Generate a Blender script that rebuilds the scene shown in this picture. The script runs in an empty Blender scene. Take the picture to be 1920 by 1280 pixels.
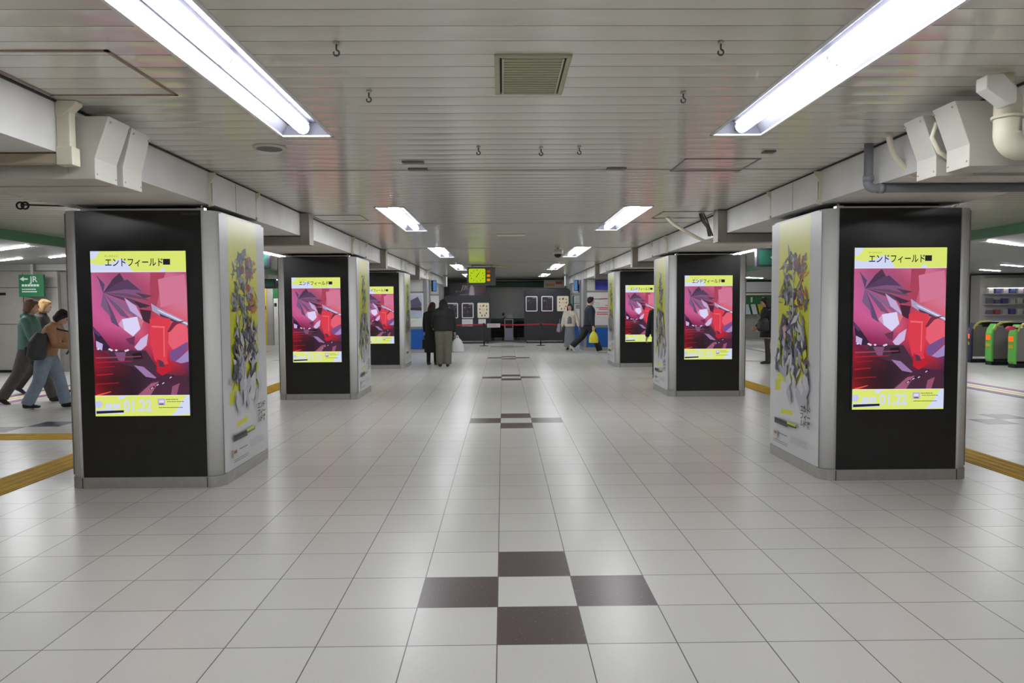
import bpy, math, random
from mathutils import Vector, Matrix

scene = bpy.context.scene
C = scene.collection

# ------------------------------------------------------------------ camera
F_PX, EYE = 1348.0, 1.5
YAW, PITCH, ROLL = math.atan(17/1348.0), math.radians(2.89), 0.006
cd = bpy.data.cameras.new('camera'); cd.sensor_width = 36.0; cd.lens = F_PX/1920*36.0
cd.clip_start = 0.05; cd.clip_end = 200
cam = bpy.data.objects.new('camera', cd); C.objects.link(cam)
cam.matrix_world = (Matrix.Translation((0, 0, EYE)) @ Matrix.Rotation(-YAW, 4, 'Z')
                    @ Matrix.Rotation(math.pi/2 - PITCH, 4, 'X') @ Matrix.Rotation(-ROLL, 4, 'Z'))
scene.camera = cam

# ------------------------------------------------------------------ world, exposure
w = bpy.data.worlds.new('world'); scene.world = w; w.use_nodes = True
w.node_tree.nodes['Background'].inputs[0].default_value = (0.9, 0.95, 1, 1)
w.node_tree.nodes['Background'].inputs[1].default_value = 0.02
scene.view_settings.view_transform = 'Standard'
scene.view_settings.look = 'None'
scene.view_settings.exposure = 0.0
scene.view_settings.gamma = 1.0
scene.view_settings.use_curve_mapping = False
TUBE_POWER = 40.0       # emission of the fluorescent tubes
SIDE_POWER = 68.0
STRIP_POWER = 190.0
SCREEN_POWER = 0.95
try:
    scene.cycles.max_bounces = 8; scene.cycles.diffuse_bounces = 5; scene.cycles.glossy_bounces = 4
    scene.cycles.sample_clamp_indirect = 6.0
    scene.cycles.use_denoising = True
    scene.cycles.caustics_reflective = False
except Exception: pass

# ------------------------------------------------------------------ helpers
def lin(c):
    c = c/255.0
    return c/12.92 if c <= 0.04045 else ((c+0.055)/1.055)**2.4
def rgb(r, g, b): return (lin(r), lin(g), lin(b), 1.0)

MATS = {}
def mat(name, col, rough=0.5, metal=0.0, spec=0.5, noise=0.0, nscale=8.0, bump=0.0, bscale=60.0, coat=0.0, dirt=None):
    if name in MATS: return MATS[name]
    m = bpy.data.materials.new(name); m.use_nodes = True
    nt = m.node_tree; b = nt.nodes['Principled BSDF']
    b.inputs['Base Color'].default_value = col
    b.inputs['Roughness'].default_value = rough
    b.inputs['Metallic'].default_value = metal
    b.inputs['Specular IOR Level'].default_value = spec
    b.inputs['Coat Weight'].default_value = coat
    tc = nt.nodes.new('ShaderNodeTexCoord')
    if noise > 0:
        n = nt.nodes.new('ShaderNodeTexNoise'); n.inputs['Scale'].default_value = nscale
        n.inputs['Detail'].default_value = 5
        nt.links.new(tc.outputs['Object'], n.inputs['Vector'])
        r = nt.nodes.new('ShaderNodeMapRange')
        r.inputs[1].default_value = 0.3; r.inputs[2].default_value = 0.7
        r.inputs[3].default_value = 1-noise; r.inputs[4].default_value = 1+noise*0.5
        nt.links.new(n.outputs['Fac'], r.inputs[0])
        mx = nt.nodes.new('ShaderNodeVectorMath'); mx.operation = 'SCALE'
        mx.inputs[0].default_value = col[:3]
        nt.links.new(r.outputs[0], mx.inputs['Scale'])
        nt.links.new(mx.outputs[0], b.inputs['Base Color'])
    if bump > 0:
        n2 = nt.nodes.new('ShaderNodeTexNoise'); n2.inputs['Scale'].default_value = bscale
        nt.links.new(tc.outputs['Object'], n2.inputs['Vector'])
        bp = nt.nodes.new('ShaderNodeBump'); bp.inputs['Strength'].default_value = bump
        bp.inputs['Distance'].default_value = 0.01
        nt.links.new(n2.outputs['Fac'], bp.inputs['Height'])
        nt.links.new(bp.outputs[0], b.inputs['Normal'])
    MATS[name] = m
    return m
def emis(name, col, strength):
    if name in MATS: return MATS[name]
    m = bpy.data.materials.new(name); m.use_nodes = True
    nt = m.node_tree; nt.nodes.remove(nt.nodes['Principled BSDF'])
    e = nt.nodes.new('ShaderNodeEmission'); e.inputs[0].default_value = col; e.inputs[1].default_value = strength
    nt.links.new(e.outputs[0], nt.nodes['Material Output'].inputs[0])
    MATS[name] = m
    return m
def attr_mat(name, emission=None, rough=0.4):
    if name in MATS: return MATS[name]
    m = bpy.data.materials.new(name); m.use_nodes = True
    nt = m.node_tree; b = nt.nodes['Principled BSDF']
    a = nt.nodes.new('ShaderNodeAttribute'); a.attribute_name = 'Col'
    if emission:
        b.inputs['Base Color'].default_value = (0.01, 0.01, 0.01, 1)
        b.inputs['Roughness'].default_value = 0.12
        nt.links.new(a.outputs['Color'], b.inputs['Emission Color'])
        b.inputs['Emission Strength'].default_value = emission
    else:
        nt.links.new(a.outputs['Color'], b.inputs['Base Color'])
        b.inputs['Roughness'].default_value = rough
    MATS[name] = m
    return m

def tag(o, label=None, cat=None, group=None, kind=None):
    if label: o['label'] = label
    if cat: o['category'] = cat
    if group: o['group'] = group
    if kind: o['kind'] = kind
    return o
def empty(name, loc=(0, 0, 0), rz=0.0):
    o = bpy.data.objects.new(name, None); o.location = loc; o.rotation_euler = (0, 0, rz)
    o.empty_display_size = 0.1
    C.objects.link(o); return o
def copy_tree(o, parent=None):
    c = o.copy(); C.objects.link(c)
    if parent: c.parent = parent
    for ch in list(o.children): copy_tree(ch, c)
    return c

class MB:
    def __init__(s): s.v = []; s.f = []; s.m = []; s.s = []; s.col = []
    def face(s, idx, m=0, smooth=False, col=None):
        s.f.append(tuple(idx)); s.m.append(m); s.s.append(smooth); s.col.append(col)
    def poly(s, pts, m=0, col=None):
        b = len(s.v); s.v += [tuple(p) for p in pts]; s.face(range(b, b+len(pts)), m, False, col)
    def box(s, x0, x1, y0, y1, z0, z1, m=0, col=None):
        b = len(s.v)
        s.v += [(x0,y0,z0),(x1,y0,z0),(x1,y1,z0),(x0,y1,z0),(x0,y0,z1),(x1,y0,z1),(x1,y1,z1),(x0,y1,z1)]
        for q in ((3,2,1,0),(4,5,6,7),(0,1,5,4),(1,2,6,5),(2,3,7,6),(3,0,4,7)):
            s.face([b+i for i in q], m, False, col)
        return s
    def prism(s, poly, axis, a, b_, m=0, col=None, smooth=False):
        """poly: 2D points (in the two remaining axes, cyclic order), extruded on axis from a to b_"""
        n = len(poly); b = len(s.v)
        def P(p, t):
            if axis == 'x': return (t, p[0], p[1])
            if axis == 'y': return (p[0], t, p[1])
            return (p[0], p[1], t)
        s.v += [P(p, a) for p in poly]+[P(p, b_) for p in poly]
        ar = sum(poly[i][0]*poly[(i+1) % n][1]-poly[(i+1) % n][0]*poly[i][1] for i in range(n))
        flip = (ar < 0) ^ (b_ < a) ^ (axis == 'y')
        A = list(range(b, b+n)); B = list(range(b+n, b+2*n))
        s.face(A if flip else A[::-1], m, False, col); s.face(B[::-1] if flip else B, m, False, col)
        for i in range(n):
            j = (i+1) % n; q = [b+i, b+j, b+n+j, b+n+i]
            s.face(q[::-1] if flip else q, m, smooth, col)
        return s
    def tube(s, pts, r, n=12, m=0, caps=True, smooth=True):
        pts = [Vector(p) for p in pts]; rs = r if isinstance(r, (list, tuple)) else [r]*len(pts)
        b = len(s.v); up = None
        for i, p in enumerate(pts):
            d = (pts[min(i+1, len(pts)-1)]-pts[max(i-1, 0)]).normalized()
            if up is None:
                up = Vector((0, 0, 1)) if abs(d.z) < 0.9 else Vector((1, 0, 0))
            u = (up-d*up.dot(d)).normalized(); up = u; w_ = d.cross(u)
            for k in range(n):
                a = 2*math.pi*k/n
                s.v.append(tuple(p+(u*math.cos(a)+w_*math.sin(a))*rs[i]))
        for i in range(len(pts)-1):
            for k in range(n):
                a, c = b+i*n+k, b+i*n+(k+1) % n
                s.face((a, c, c+n, a+n), m, smooth)
        if caps:
            s.face([b+k for k in range(n)][::-1], m); s.face([b+(len(pts)-1)*n+k for k in range(n)], m)
        return s
    def loft(s, rings, lat=(1, 0, 0), n=16, m=0):
        """rings: (center, rx, ry); elliptical sections, rx along lat"""
        b = len(s.v); cs = [Vector(r[0]) for r in rings]; lat = Vector(lat)
        for i, (c, rx, ry) in enumerate(rings):
            d = (cs[min(i+1, len(cs)-1)]-cs[max(i-1, 0)]).normalized()
            u = lat-d*lat.dot(d)
            if u.length < 1e-3: u = Vector((0, 1, 0))-d*d.y
            u.normalize(); v = d.cross(u)
            for k in range(n):
                a = 2*math.pi*k/n
                s.v.append(tuple(cs[i]+u*math.cos(a)*rx+v*math.sin(a)*ry))
        for i in range(len(rings)-1):
            for k in range(n):
                a, c = b+i*n+k, b+i*n+(k+1) % n
                s.face((a, c, c+n, a+n), m, True)
        s.face([b+k for k in range(n)][::-1], m, True); s.face([b+(len(rings)-1)*n+k for k in range(n)], m, True)
        return s
    def ball(s, c, rx, ry, rz, n=14, k=9, m=0, rot=None):
        b = len(s.v); c = Vector(c)
        R = rot if rot is not None else Matrix.Identity(3)
        for i in range(k+1):
            t = math.pi*i/k
            for j in range(n):
                a = 2*math.pi*j/n
                s.v.append(tuple(c+R @ Vector((rx*math.sin(t)*math.cos(a), ry*math.sin(t)*math.sin(a), rz*math.cos(t)))))
        for i in range(k):
            for j in range(n):
                a, d = b+i*n+j, b+i*n+(j+1) % n
                s.face((a, a+n, d+n, d), m, True)
        return s
    def add_mesh(s, me, M, m=0, col=None):
        b = len(s.v); s.v += [tuple(M @ v.co) for v in me.vertices]
        for p in me.polygons: s.face([b+i for i in p.vertices], m, False, col)
    def build(s, name, mats, parent=None, bevel=0.0, loc=None, seg=2):
        me = bpy.data.meshes.new(name); me.from_pydata(s.v, [], s.f)
        if not isinstance(mats, (list, tuple)): mats = [mats]
        for x in mats: me.materials.append(x)
        me.polygons.foreach_set('material_index', s.m)
        me.polygons.foreach_set('use_smooth', s.s)
        if any(c is not None for c in s.col):
            a = me.color_attributes.new('Col', 'FLOAT_COLOR', 'CORNER'); i = 0
            for fi, f in enumerate(s.f):
                c = s.col[fi] or (1, 1, 1, 1)
                for j in range(len(f)):
                    a.data[i].color = c[j] if isinstance(c[0], (tuple, list)) else c
                    i += 1
        me.update()
        o = bpy.data.objects.new(name, me); C.objects.link(o)
        if parent is not None: o.parent = parent
        if loc is not None: o.location = loc
        if bevel > 0:
            bv = o.modifiers.new('bevel', 'BEVEL'); bv.width = bevel; bv.segments = seg; bv.limit_method = 'ANGLE'
            bv.angle_limit = math.radians(40)
        return o

def text_mesh(txt, size, offset=0.0, align='LEFT', depth=0.0):
    cu = bpy.data.curves.new('lettering', 'FONT'); cu.body = txt; cu.size = size; cu.offset = offset
    cu.align_x = align; cu.resolution_u = 3; cu.extrude = depth
    o = bpy.data.objects.new('lettering', cu); C.objects.link(o)
    me = bpy.data.meshes.new_from_object(o)
    bpy.data.objects.remove(o); bpy.data.curves.remove(cu)
    return me
def bbox(me):
    xs = [v.co.x for v in me.vertices]; ys = [v.co.y for v in me.vertices]
    return min(xs), max(xs), min(ys), max(ys)

# ------------------------------------------------------------------ materials
WHITE_PAINT = mat('white_paint', rgb(205, 203, 196), 0.5, noise=0.10, nscale=3)
BEAM = mat('beam_paint', rgb(226, 225, 224), 0.5, noise=0.16, nscale=1.6, bump=0.15, bscale=40)
GREYBOX = mat('duct_enamel', rgb(186, 184, 176), 0.42, noise=0.04)
CREAM = mat('cream_pvc', rgb(214, 208, 188), 0.4, noise=0.08, nscale=6)
GREYPIPE = mat('grey_pvc', rgb(128, 132, 138), 0.45)
BROWNBOX = mat('brown_grey_metal', rgb(150, 142, 134), 0.5, noise=0.12, nscale=4)
STEEL = mat('brushed_steel', rgb(184, 182, 178), 0.42, metal=0.7, noise=0.08, nscale=20)
ALU = mat('white_aluminium', rgb(222, 222, 222), 0.35, noise=0.05, nscale=3)
BLACKP = mat('black_panel', rgb(30, 31, 31), 0.30, noise=0.3, nscale=9, bump=0.03)
BLACK = mat('black_plastic', rgb(24, 25, 26), 0.4)
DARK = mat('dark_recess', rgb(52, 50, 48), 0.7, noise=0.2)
GREEN = mat('green_fascia', rgb(24, 100, 50), 0.4)
DGREEN = mat('dark_green', rgb(22, 66, 42), 0.4)
GREYWALL = mat('grey_wall', rgb(158, 155, 150), 0.6, noise=0.06, nscale=2)
SHUTTER = mat('shutter_grey', rgb(176, 178, 174), 0.5, noise=0.05, nscale=3)
CHROME = mat('bright_metal', rgb(220, 220, 220), 0.2, metal=1.0)
YELLOW = mat('tactile_yellow', rgb(196, 156, 30), 0.65, spec=0.25, noise=0.18, nscale=5)
TUBE = emis('tube_light', (0.95, 0.97, 1.0, 1), TUBE_POWER)
SIDETUBE = emis('side_tube_light', (0.95, 0.97, 1.0, 1), SIDE_POWER)
STRIPM = emis('strip_light', (0.95, 0.97, 1.0, 1), STRIP_POWER)
HOUSING = mat('lamp_housing', rgb(226, 226, 228), 0.3)
REFL = mat('lamp_reflector', rgb(84, 84, 94), 0.5, spec=0.15)
INK = mat('printed_ink', rgb(28, 28, 30), 0.5)
WHITEINK = mat('white_lettering', rgb(225, 228, 225), 0.5)

CEIL_Z = 2.62; HB = 2.343; TOP = 2.29
TX0, TY0, T = -0.035, 3.11, 0.4

def floor_material(name, base, speck, dark):
    m = bpy.data.materials.new(name); m.use_nodes = True
    nt = m.node_tree; L = nt.links.new; b = nt.nodes['Principled BSDF']
    tc = nt.nodes.new('ShaderNodeTexCoord'); sep = nt.nodes.new('ShaderNodeSeparateXYZ')
    L(tc.outputs['Object'], sep.inputs[0])
    def M(op, a, c=None, d=None):
        n = nt.nodes.new('ShaderNodeMath'); n.operation = op
        for i, x in enumerate((a, c, d)):
            if x is None: continue
            if isinstance(x, (int, float)): n.inputs[i].default_value = x
            else: L(x, n.inputs[i])
        return n.outputs[0]
    def edge(o, off):
        u = M('MULTIPLY', M('SUBTRACT', o, off), 1/T)
        fr = M('FRACT', u)
        return M('MINIMUM', fr, M('SUBTRACT', 1.0, fr)), M('FLOOR', u)
    ex, ix = edge(sep.outputs[0], TX0-400*T); ey, iy = edge(sep.outputs[1], TY0-400*T)
    d = M('MINIMUM', ex, ey)
    g = M('LESS_THAN', d, 0.0065)
    cmb = nt.nodes.new('ShaderNodeCombineXYZ'); L(ix, cmb.inputs[0]); L(iy, cmb.inputs[1])
    wn = nt.nodes.new('ShaderNodeTexWhiteNoise'); wn.noise_dimensions = '2D'; L(cmb.outputs[0], wn.inputs['Vector'])
    n1 = nt.nodes.new('ShaderNodeTexNoise'); n1.inputs['Scale'].default_value = 1.1; n1.inputs['Detail'].default_value = 4
    L(tc.outputs['Object'], n1.inputs['Vector'])
    vo = nt.nodes.new('ShaderNodeTexVoronoi'); vo.inputs['Scale'].default_value = 75 if dark else 140
    L(tc.outputs['Object'], vo.inputs['Vector'])
    r = nt.nodes.new('ShaderNodeMapRange'); r.inputs[1].default_value = 0.12 if dark else 0.10
    r.inputs[2].default_value = 0.26; r.inputs[3].default_value = 1; r.inputs[4].default_value = 0
    L(vo.outputs['Distance'], r.inputs[0])
    vw = nt.nodes.new('ShaderNodeSeparateXYZ'); L(vo.outputs['Color'], vw.inputs[0])
    sel = M('GREATER_THAN', vw.outputs[0], 0.88 if dark else 0.55)
    sp = M('MULTIPLY', M('MULTIPLY', r.outputs[0], sel), 0.75 if dark else 0.55)
    val = M('ADD', 0.90, M('ADD', M('MULTIPLY', wn.outputs['Value'], 0.07), M('MULTIPLY', n1.outputs['Fac'], 0.10)))
    sc = nt.nodes.new('ShaderNodeVectorMath'); sc.operation = 'SCALE'; sc.inputs[0].default_value = base[:3]
    L(val, sc.inputs['Scale'])
    m1 = nt.nodes.new('ShaderNodeMix'); m1.data_type = 'RGBA'; L(sp, m1.inputs[0]); L(sc.outputs[0], m1.inputs[6])
    m1.inputs[7].default_value = speck
    m2 = nt.nodes.new('ShaderNodeMix'); m2.data_type = 'RGBA'; L(g, m2.inputs[0]); L(m1.outputs[2], m2.inputs[6])
    m2.inputs[7].default_value = rgb(88, 82, 88)
    L(m2.outputs[2], b.inputs['Base Color'])
    n3 = nt.nodes.new('ShaderNodeTexNoise'); n3.inputs['Scale'].default_value = 90; n3.inputs['Detail'].default_value = 2
    L(tc.outputs['Object'], n3.inputs['Vector'])
    bp = nt.nodes.new('ShaderNodeBump'); bp.inputs['Strength'].default_value = 0.04; bp.inputs['Distance'].default_value = 0.003
    L(n3.outputs['Fac'], bp.inputs['Height']); L(bp.outputs[0], b.inputs['Normal'])
    b.inputs['Roughness'].default_value = 0.28
    b.inputs['Specular IOR Level'].default_value = 0.34
    return m
FLOOR = floor_material('terrazzo_tile', rgb(202, 201, 196), rgb(150, 147, 143), False)
FLOORD = floor_material('brown_terrazzo_tile', rgb(84, 72, 72), rgb(170, 165, 160), True)
FLOORB = floor_material('slate_terrazzo_tile', rgb(72, 72, 86), rgb(150, 150, 160), True)

def ceiling_material(name, col, pitch, y0, axis=1):
    m = bpy.data.materials.new(name); m.use_nodes = True
    nt = m.node_tree; L = nt.links.new; b = nt.nodes['Principled BSDF']
    tc = nt.nodes.new('ShaderNodeTexCoord'); sep = nt.nodes.new('ShaderNodeSeparateXYZ')
    L(tc.outputs['Object'], sep.inputs[0])
    def M(op, a, c=None):
        n = nt.nodes.new('ShaderNodeMath'); n.operation = op
        for i, x in enumerate((a, c)):
            if x is None: continue
            if isinstance(x, (int, float)): n.inputs[i].default_value = x
            else: L(x, n.inputs[i])
        return n.outputs[0]
    u = M('MULTIPLY', M('SUBTRACT', sep.outputs[axis], y0-100*pitch), 1/pitch)
    fr = M('FRACT', u); c0 = M('SUBTRACT', fr, 0.5)
    prof = M('MULTIPLY', M('MULTIPLY', c0, c0), 0.010)       # slightly crowned strips
    e = M('ABSOLUTE', c0)
    groove = M('GREATER_THAN', e, 0.482)
    n1 = nt.nodes.new('ShaderNodeTexNoise'); n1.inputs['Scale'].default_value = 0.9; n1.inputs['Detail'].default_value = 3
    mp = nt.nodes.new('ShaderNodeMapping'); mp.inputs['Scale'].default_value = (0.5, 3.0, 1)
    L(tc.outputs['Object'], mp.inputs[0]); L(mp.outputs[0], n1.inputs['Vector'])
    wn = nt.nodes.new('ShaderNodeTexWhiteNoise'); wn.noise_dimensions = '1D'; L(M('FLOOR', u), wn.inputs['W'])
    hgt = M('ADD', prof, M('ADD', M('MULTIPLY', n1.outputs['Fac'], 0.0015),
            M('MULTIPLY', M('MULTIPLY', M('SUBTRACT', wn.outputs['Value'], 0.5), c0), 0.0012)))
    bp = nt.nodes.new('ShaderNodeBump'); bp.inputs['Strength'].default_value = 1.0; bp.inputs['Distance'].default_value = 1.0
    L(hgt, bp.inputs['Height']); L(bp.outputs[0], b.inputs['Normal'])
    mx = nt.nodes.new('ShaderNodeMix'); mx.data_type = 'RGBA'; L(groove, mx.inputs[0])
    mx.inputs[6].default_value = col; mx.inputs[7].default_value = rgb(96, 90, 96)
    L(mx.outputs[2], b.inputs['Base Color'])
    b.inputs['Roughness'].default_value = 0.16
    b.inputs['Specular IOR Level'].default_value = 1.0
    b.inputs['Coat Weight'].default_value = 0.0
    return m
CEIL = ceiling_material('metal_strip_ceiling', rgb(218, 214, 205), 0.1638, 0.0)
CEIL2 = ceiling_material('side_strip_ceiling', rgb(200, 192, 184), 0.1638, 0.0)
CEIL3 = ceiling_material('hall_strip_ceiling', rgb(150, 150, 148), 0.30, 0.0)
for n_ in CEIL3.node_tree.nodes:
    if n_.type == 'BSDF_PRINCIPLED': n_.inputs['Roughness'].default_value = 0.45; n_.inputs['Specular IOR Level'].default_value = 0.4

# ------------------------------------------------------------------ floor
LX, RX = -2.41, 2.67            # inner faces of the two beams
fb = MB()
def tile(ix, iy): return (TX0+ix*T, TX0+(ix+1)*T, TY0+iy*T, TY0+(iy+1)*T)
brown, slate = set(), set()
for k in range(-1, 5):
    b0 = 14*k
    brown |= {(0, b0), (-1, b0+1), (1, b0+1), (0, b0+2), (-16, b0), (15, b0)}
    slate |= {(-15, b0+1), (16, b0+1)}
X0, X1, Y0, Y1 = TX0-45*T, TX0+52*T, TY0-16*T, TY0+78*T
special = brown | slate
sx = sorted({X0, X1} | {tile(*t)[i] for t in special for i in (0, 1)})
sy = sorted({Y0, Y1} | {tile(*t)[i] for t in special for i in (2, 3)})
for i in range(len(sx)-1):
    for j in range(len(sy)-1):
        cx, cy = (sx[i]+sx[i+1])/2, (sy[j]+sy[j+1])/2
        t = (math.floor((cx-TX0)/T), math.floor((cy-TY0)/T))
        m = 1 if t in brown else 2 if t in slate else 0
        fb.poly([(sx[i], sy[j], 0), (sx[i+1], sy[j], 0), (sx[i+1], sy[j+1], 0), (sx[i], sy[j+1], 0)], m)
tag(fb.build('floor', [FLOOR, FLOORD, FLOORB]), kind='structure')

# ------------------------------------------------------------------ ceiling with openings for the recessed lights
LIGHTS = [(-3.0, -0.3), (2.05, 4.81), (8.25, 10.86), (13.95, 16.8), (19.8, 22.9), (25.8, 28.4)]  # the first entry is unseen behind the camera, added for its light
LWID = 0.32
LCX = (-1.28, 1.56)
YEND = 31.6
holes = []
for cx in LCX:
    for a, b in LIGHTS: holes.append((cx-LWID/2, cx+LWID/2, a, b))
def rect_with_holes(bm, x0, x1, y0, y1, z, hl, m=0, up=False):
    xs = sorted({x0, x1} | {h[i] for h in hl for i in (0, 1)}); ys = sorted({y0, y1} | {h[i] for h in hl for i in (2, 3)})
    for i in range(len(xs)-1):
        for j in range(len(ys)-1):
            cx, cy = (xs[i]+xs[i+1])/2, (ys[j]+ys[j+1])/2
            if any(h[0] < cx < h[1] and h[2] < cy < h[3] for h in hl): continue
            p = [(xs[i], ys[j], z), (xs[i], ys[j+1], z), (xs[i+1], ys[j+1], z), (xs[i+1], ys[j], z)]
            bm.poly(p, m)
cb = MB(); rect_with_holes(cb, LX, RX, -3.2, YEND, CEIL_Z, holes)
tag(cb.build('ceiling', CEIL), kind='structure')
cs = MB(); cs.poly([(-7.05, -3.2, CEIL_Z), (-7.05, 34.2, CEIL_Z), (-3.64, 34.2, CEIL_Z), (-3.64, -3.2, CEIL_Z)])
tag(cs.build('ceiling_left', CEIL2), kind='structure')
cs = MB(); cs.poly([(3.9, -3.2, CEIL_Z), (3.9, 34.2, CEIL_Z), (7.35, 34.2, CEIL_Z), (7.35, -3.2, CEIL_Z)])
tag(cs.build('ceiling_right', CEIL2), kind='structure')
cs = MB(); cs.poly([(-18, -3.2, 2.50), (-18, 34.2, 2.50), (-7.12, 34.2, 2.50), (-7.12, -3.2, 2.50)])
tag(cs.build('ceiling_far_left', CEIL3), kind='structure')
cs = MB(); cs.poly([(7.42, -3.2, 2.50), (7.42, 34.2, 2.50), (20.7, 34.2, 2.50), (20.7, -3.2, 2.50)])
tag(cs.build('ceiling_far_right', CEIL3), kind='structure')

# green fascias between aisle ceiling and the outer halls
tag(MB().box(-7.12, -7.05, -3.2, 34.2, 2.475, 2.64).build('trim_1', GREEN), kind='structure')
tag(MB().box(7.35, 7.42, -3.2, 34.2, 2.475, 2.64).build('trim_2', GREEN), kind='structure')

# down-stand beams over the two rows of pillars
def beam(nm, xa, xb):
    b = MB(); b.box(xa, xb, -3.2, 31.0, HB, 2.75)
    o = tag(b.build(nm, BEAM), kind='structure'); return o
beam('trim_3', -3.64, LX)
beam('trim_4', RX, 3.90)
# thin dark strips painting in the shade where ceiling meets the beams
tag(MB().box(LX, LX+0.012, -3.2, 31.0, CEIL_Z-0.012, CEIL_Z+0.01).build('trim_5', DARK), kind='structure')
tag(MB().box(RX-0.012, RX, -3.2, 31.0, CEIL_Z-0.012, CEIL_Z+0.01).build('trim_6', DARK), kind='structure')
# cream pipe-like joint strips of the central ceiling (two cross lines)

# ------------------------------------------------------------------ outer walls
def wall(nm, *a, m=GREYWALL): return tag(MB().box(*a).build(nm, m), kind='structure')
wall('wall_rear', -18, 20.7, -3.3, -3.2, 0, 2.8)
wall('wall_left', -18.1, -18, -3.3, 34.3, 0, 2.8)
wall('wall_right', 20.7, 20.8, -3.3, 34.3, 0, 2.8)
wall('wall_back', -18, 20.7, 34.2, 34.3, 0, 2.8)

# partition in the left hall (pale metal panels), with cornice and skirting
pw = MB(); pw.box(-17.9, -10.35, 16.9, 17.25, 0, 2.36)
for x in (-11.15, -12.3, -13.5): pw.box(x, x+0.012, 16.892, 16.9, 0.05, 2.3, 1)
for z in (1.12, 1.97): pw.box(-17.9, -10.36, 16.893, 16.9, z, z+0.012, 1)
pw.box(-11.75, -11.55, 16.88, 16.9, 1.80, 1.86, 2)
pw.box(-17.9, -10.3, 16.87, 16.9, 0, 0.06, 2)
tag(pw.build('wall_partition', [mat('panel_grey', rgb(168, 163, 156), 0.45, noise=0.05), DARK, BLACK]), kind='structure')
tag(MB().box(-17.9, -7.12, 16.7, 17.25, 2.36, 2.50).build('trim_7', mat('cornice', rgb(150, 148, 146), 0.5)), kind='structure')
tag(MB().box(-10.35, -9.9, 17.0, 17.5, 0, 2.5).build('trim_8', mat('column_grey', rgb(132, 128, 124), 0.5, noise=0.1)), kind='structure')
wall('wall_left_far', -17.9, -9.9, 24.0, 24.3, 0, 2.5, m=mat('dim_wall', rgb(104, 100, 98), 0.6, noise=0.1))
# ------------------------------------------------------------------ recessed ceiling lights
ORD = ['first', 'second', 'third', 'fourth', 'fifth', 'sixth', 'seventh']
LAMPENDS = mat('lamp_end', rgb(190, 188, 200), 0.3)
def ceiling_light(cx, a, b, label, far):
    root = empty('ceiling_light', (cx, (a+b)/2, CEIL_Z)); h = (b-a)/2; w = LWID/2
    tag(root, label, 'ceiling light', 'recessed tube lights of the central ceiling')
    m = MB(); z1 = 0.085
    m.poly([(-w, -h, 0), (-w, h, 0), (-w*0.72, h, z1), (-w*0.72, -h, z1)])
    m.poly([(w, h, 0), (w, -h, 0), (w*0.72, -h, z1), (w*0.72, h, z1)])
    m.poly([(-w*0.72, -h, z1), (-w*0.72, h, z1), (w*0.72, h, z1), (w*0.72, -h, z1)])
    for s in (-1, 1):
        p = [(-w, s*h, 0), (-w*0.72, s*h, z1), (w*0.72, s*h, z1), (w, s*h, 0)]
        m.poly(p if s < 0 else p[::-1])
    for s in (-1, 1): m.box(s*0.105-0.004, s*0.105+0.004, -h, h, z1-0.02, z1)
    m.build('reflector', REFL, root)
    r = MB()
    for s in (-1, 1): r.box(s*(w+0.006)-0.009, s*(w+0.006)+0.009, -h-0.015, h+0.015, -0.006, 0.004)
    for s in (-1, 1): r.box(-w-0.015, w+0.015, s*(h+0.006)-0.009, s*(h+0.006)+0.009, -0.006, 0.004)
    r.build('trim_frame', HOUSING, root)
    n = 2; L = (2*h-0.10)/n
    for i in range(n):
        y0 = -h+0.05+i*L; ya, yb = y0+0.045, y0+L-0.045; rr = 0.040
        t = MB()
        t.tube([(0, ya-0.028, 0.03), (0, ya-0.02, 0.03), (0, ya, 0.03), (0, yb, 0.03), (0, yb+0.02, 0.03), (0, yb+0.028, 0.03)],
               [0.012, 0.030, rr, rr, 0.030, 0.012], 16)
        t.build('tube', TUBE, root)
        e = MB(); e.tube([(0, y0-0.005, 0.035), (0, ya-0.026, 0.035)], 0.024, 14); e.tube([(0, yb+0.026, 0.035), (0, y0+L+0.005, 0.035)], 0.024, 14)
        e.box(-0.03, 0.03, y0, y0+L, 0.066, z1)
        e.build('end_cap', LAMPENDS, root)
for si, cx in enumerate(LCX):
    side = ('left', 'right')[si]
    for i, (a, b) in enumerate(LIGHTS):
        w_ = {0: 'unseen, added behind the camera for its light', 1: 'nearest and largest in view', 2: 'between first and second pillars', 3: 'ahead of the third pillar',
              4: 'beyond the third pillar', 5: 'smallest, above the black display boards'}[i]
        ceiling_light(cx, a, b, 'long white recessed tube light in the %s row, %s' % (side, w_), i > 3)

# side aisle tube lights (bare tubes below the aisle ceilings)
def side_tube(x, y, L, z, label, rz=0.0, group='bare tube lights along the side aisles'):
    root = empty('tube_light', (x, y, z), rz); tag(root, label, 'tube light', group)
    MB().tube([(0, -L/2, 0), (0, -L/2+0.01, 0), (0, L/2-0.01, 0), (0, L/2, 0)], [0.012, 0.020, 0.020, 0.012], 12).build('tube', SIDETUBE, root)
    b = MB(); b.box(-0.035, 0.035, -L/2-0.02, L/2+0.02, 0.03, 0.06)
    for s in (-1, 1): b.tube([(0, s*(L/2-0.15), 0.06), (0, s*(L/2-0.15), CEIL_Z-z)], 0.008, 8)
    b.build('batten', HOUSING, root)
for k, y in enumerate((-2.5, 3.1, 8.7, 14.3, 19.9, 25.5)):
    where = ['behind the camera', 'outside the nearest pillar', 'outside the gap after the first pillar', 'showing beside the second pillar',
             'outside the third pillar', 'at the far end'][k]
    side_tube(-4.5, y, 1.25, 2.52, 'bare white tube light over the left side aisle, '+where)
    side_tube(4.8, y, 1.25, 2.52, 'bare white tube light over the right side aisle, '+where)

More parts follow.
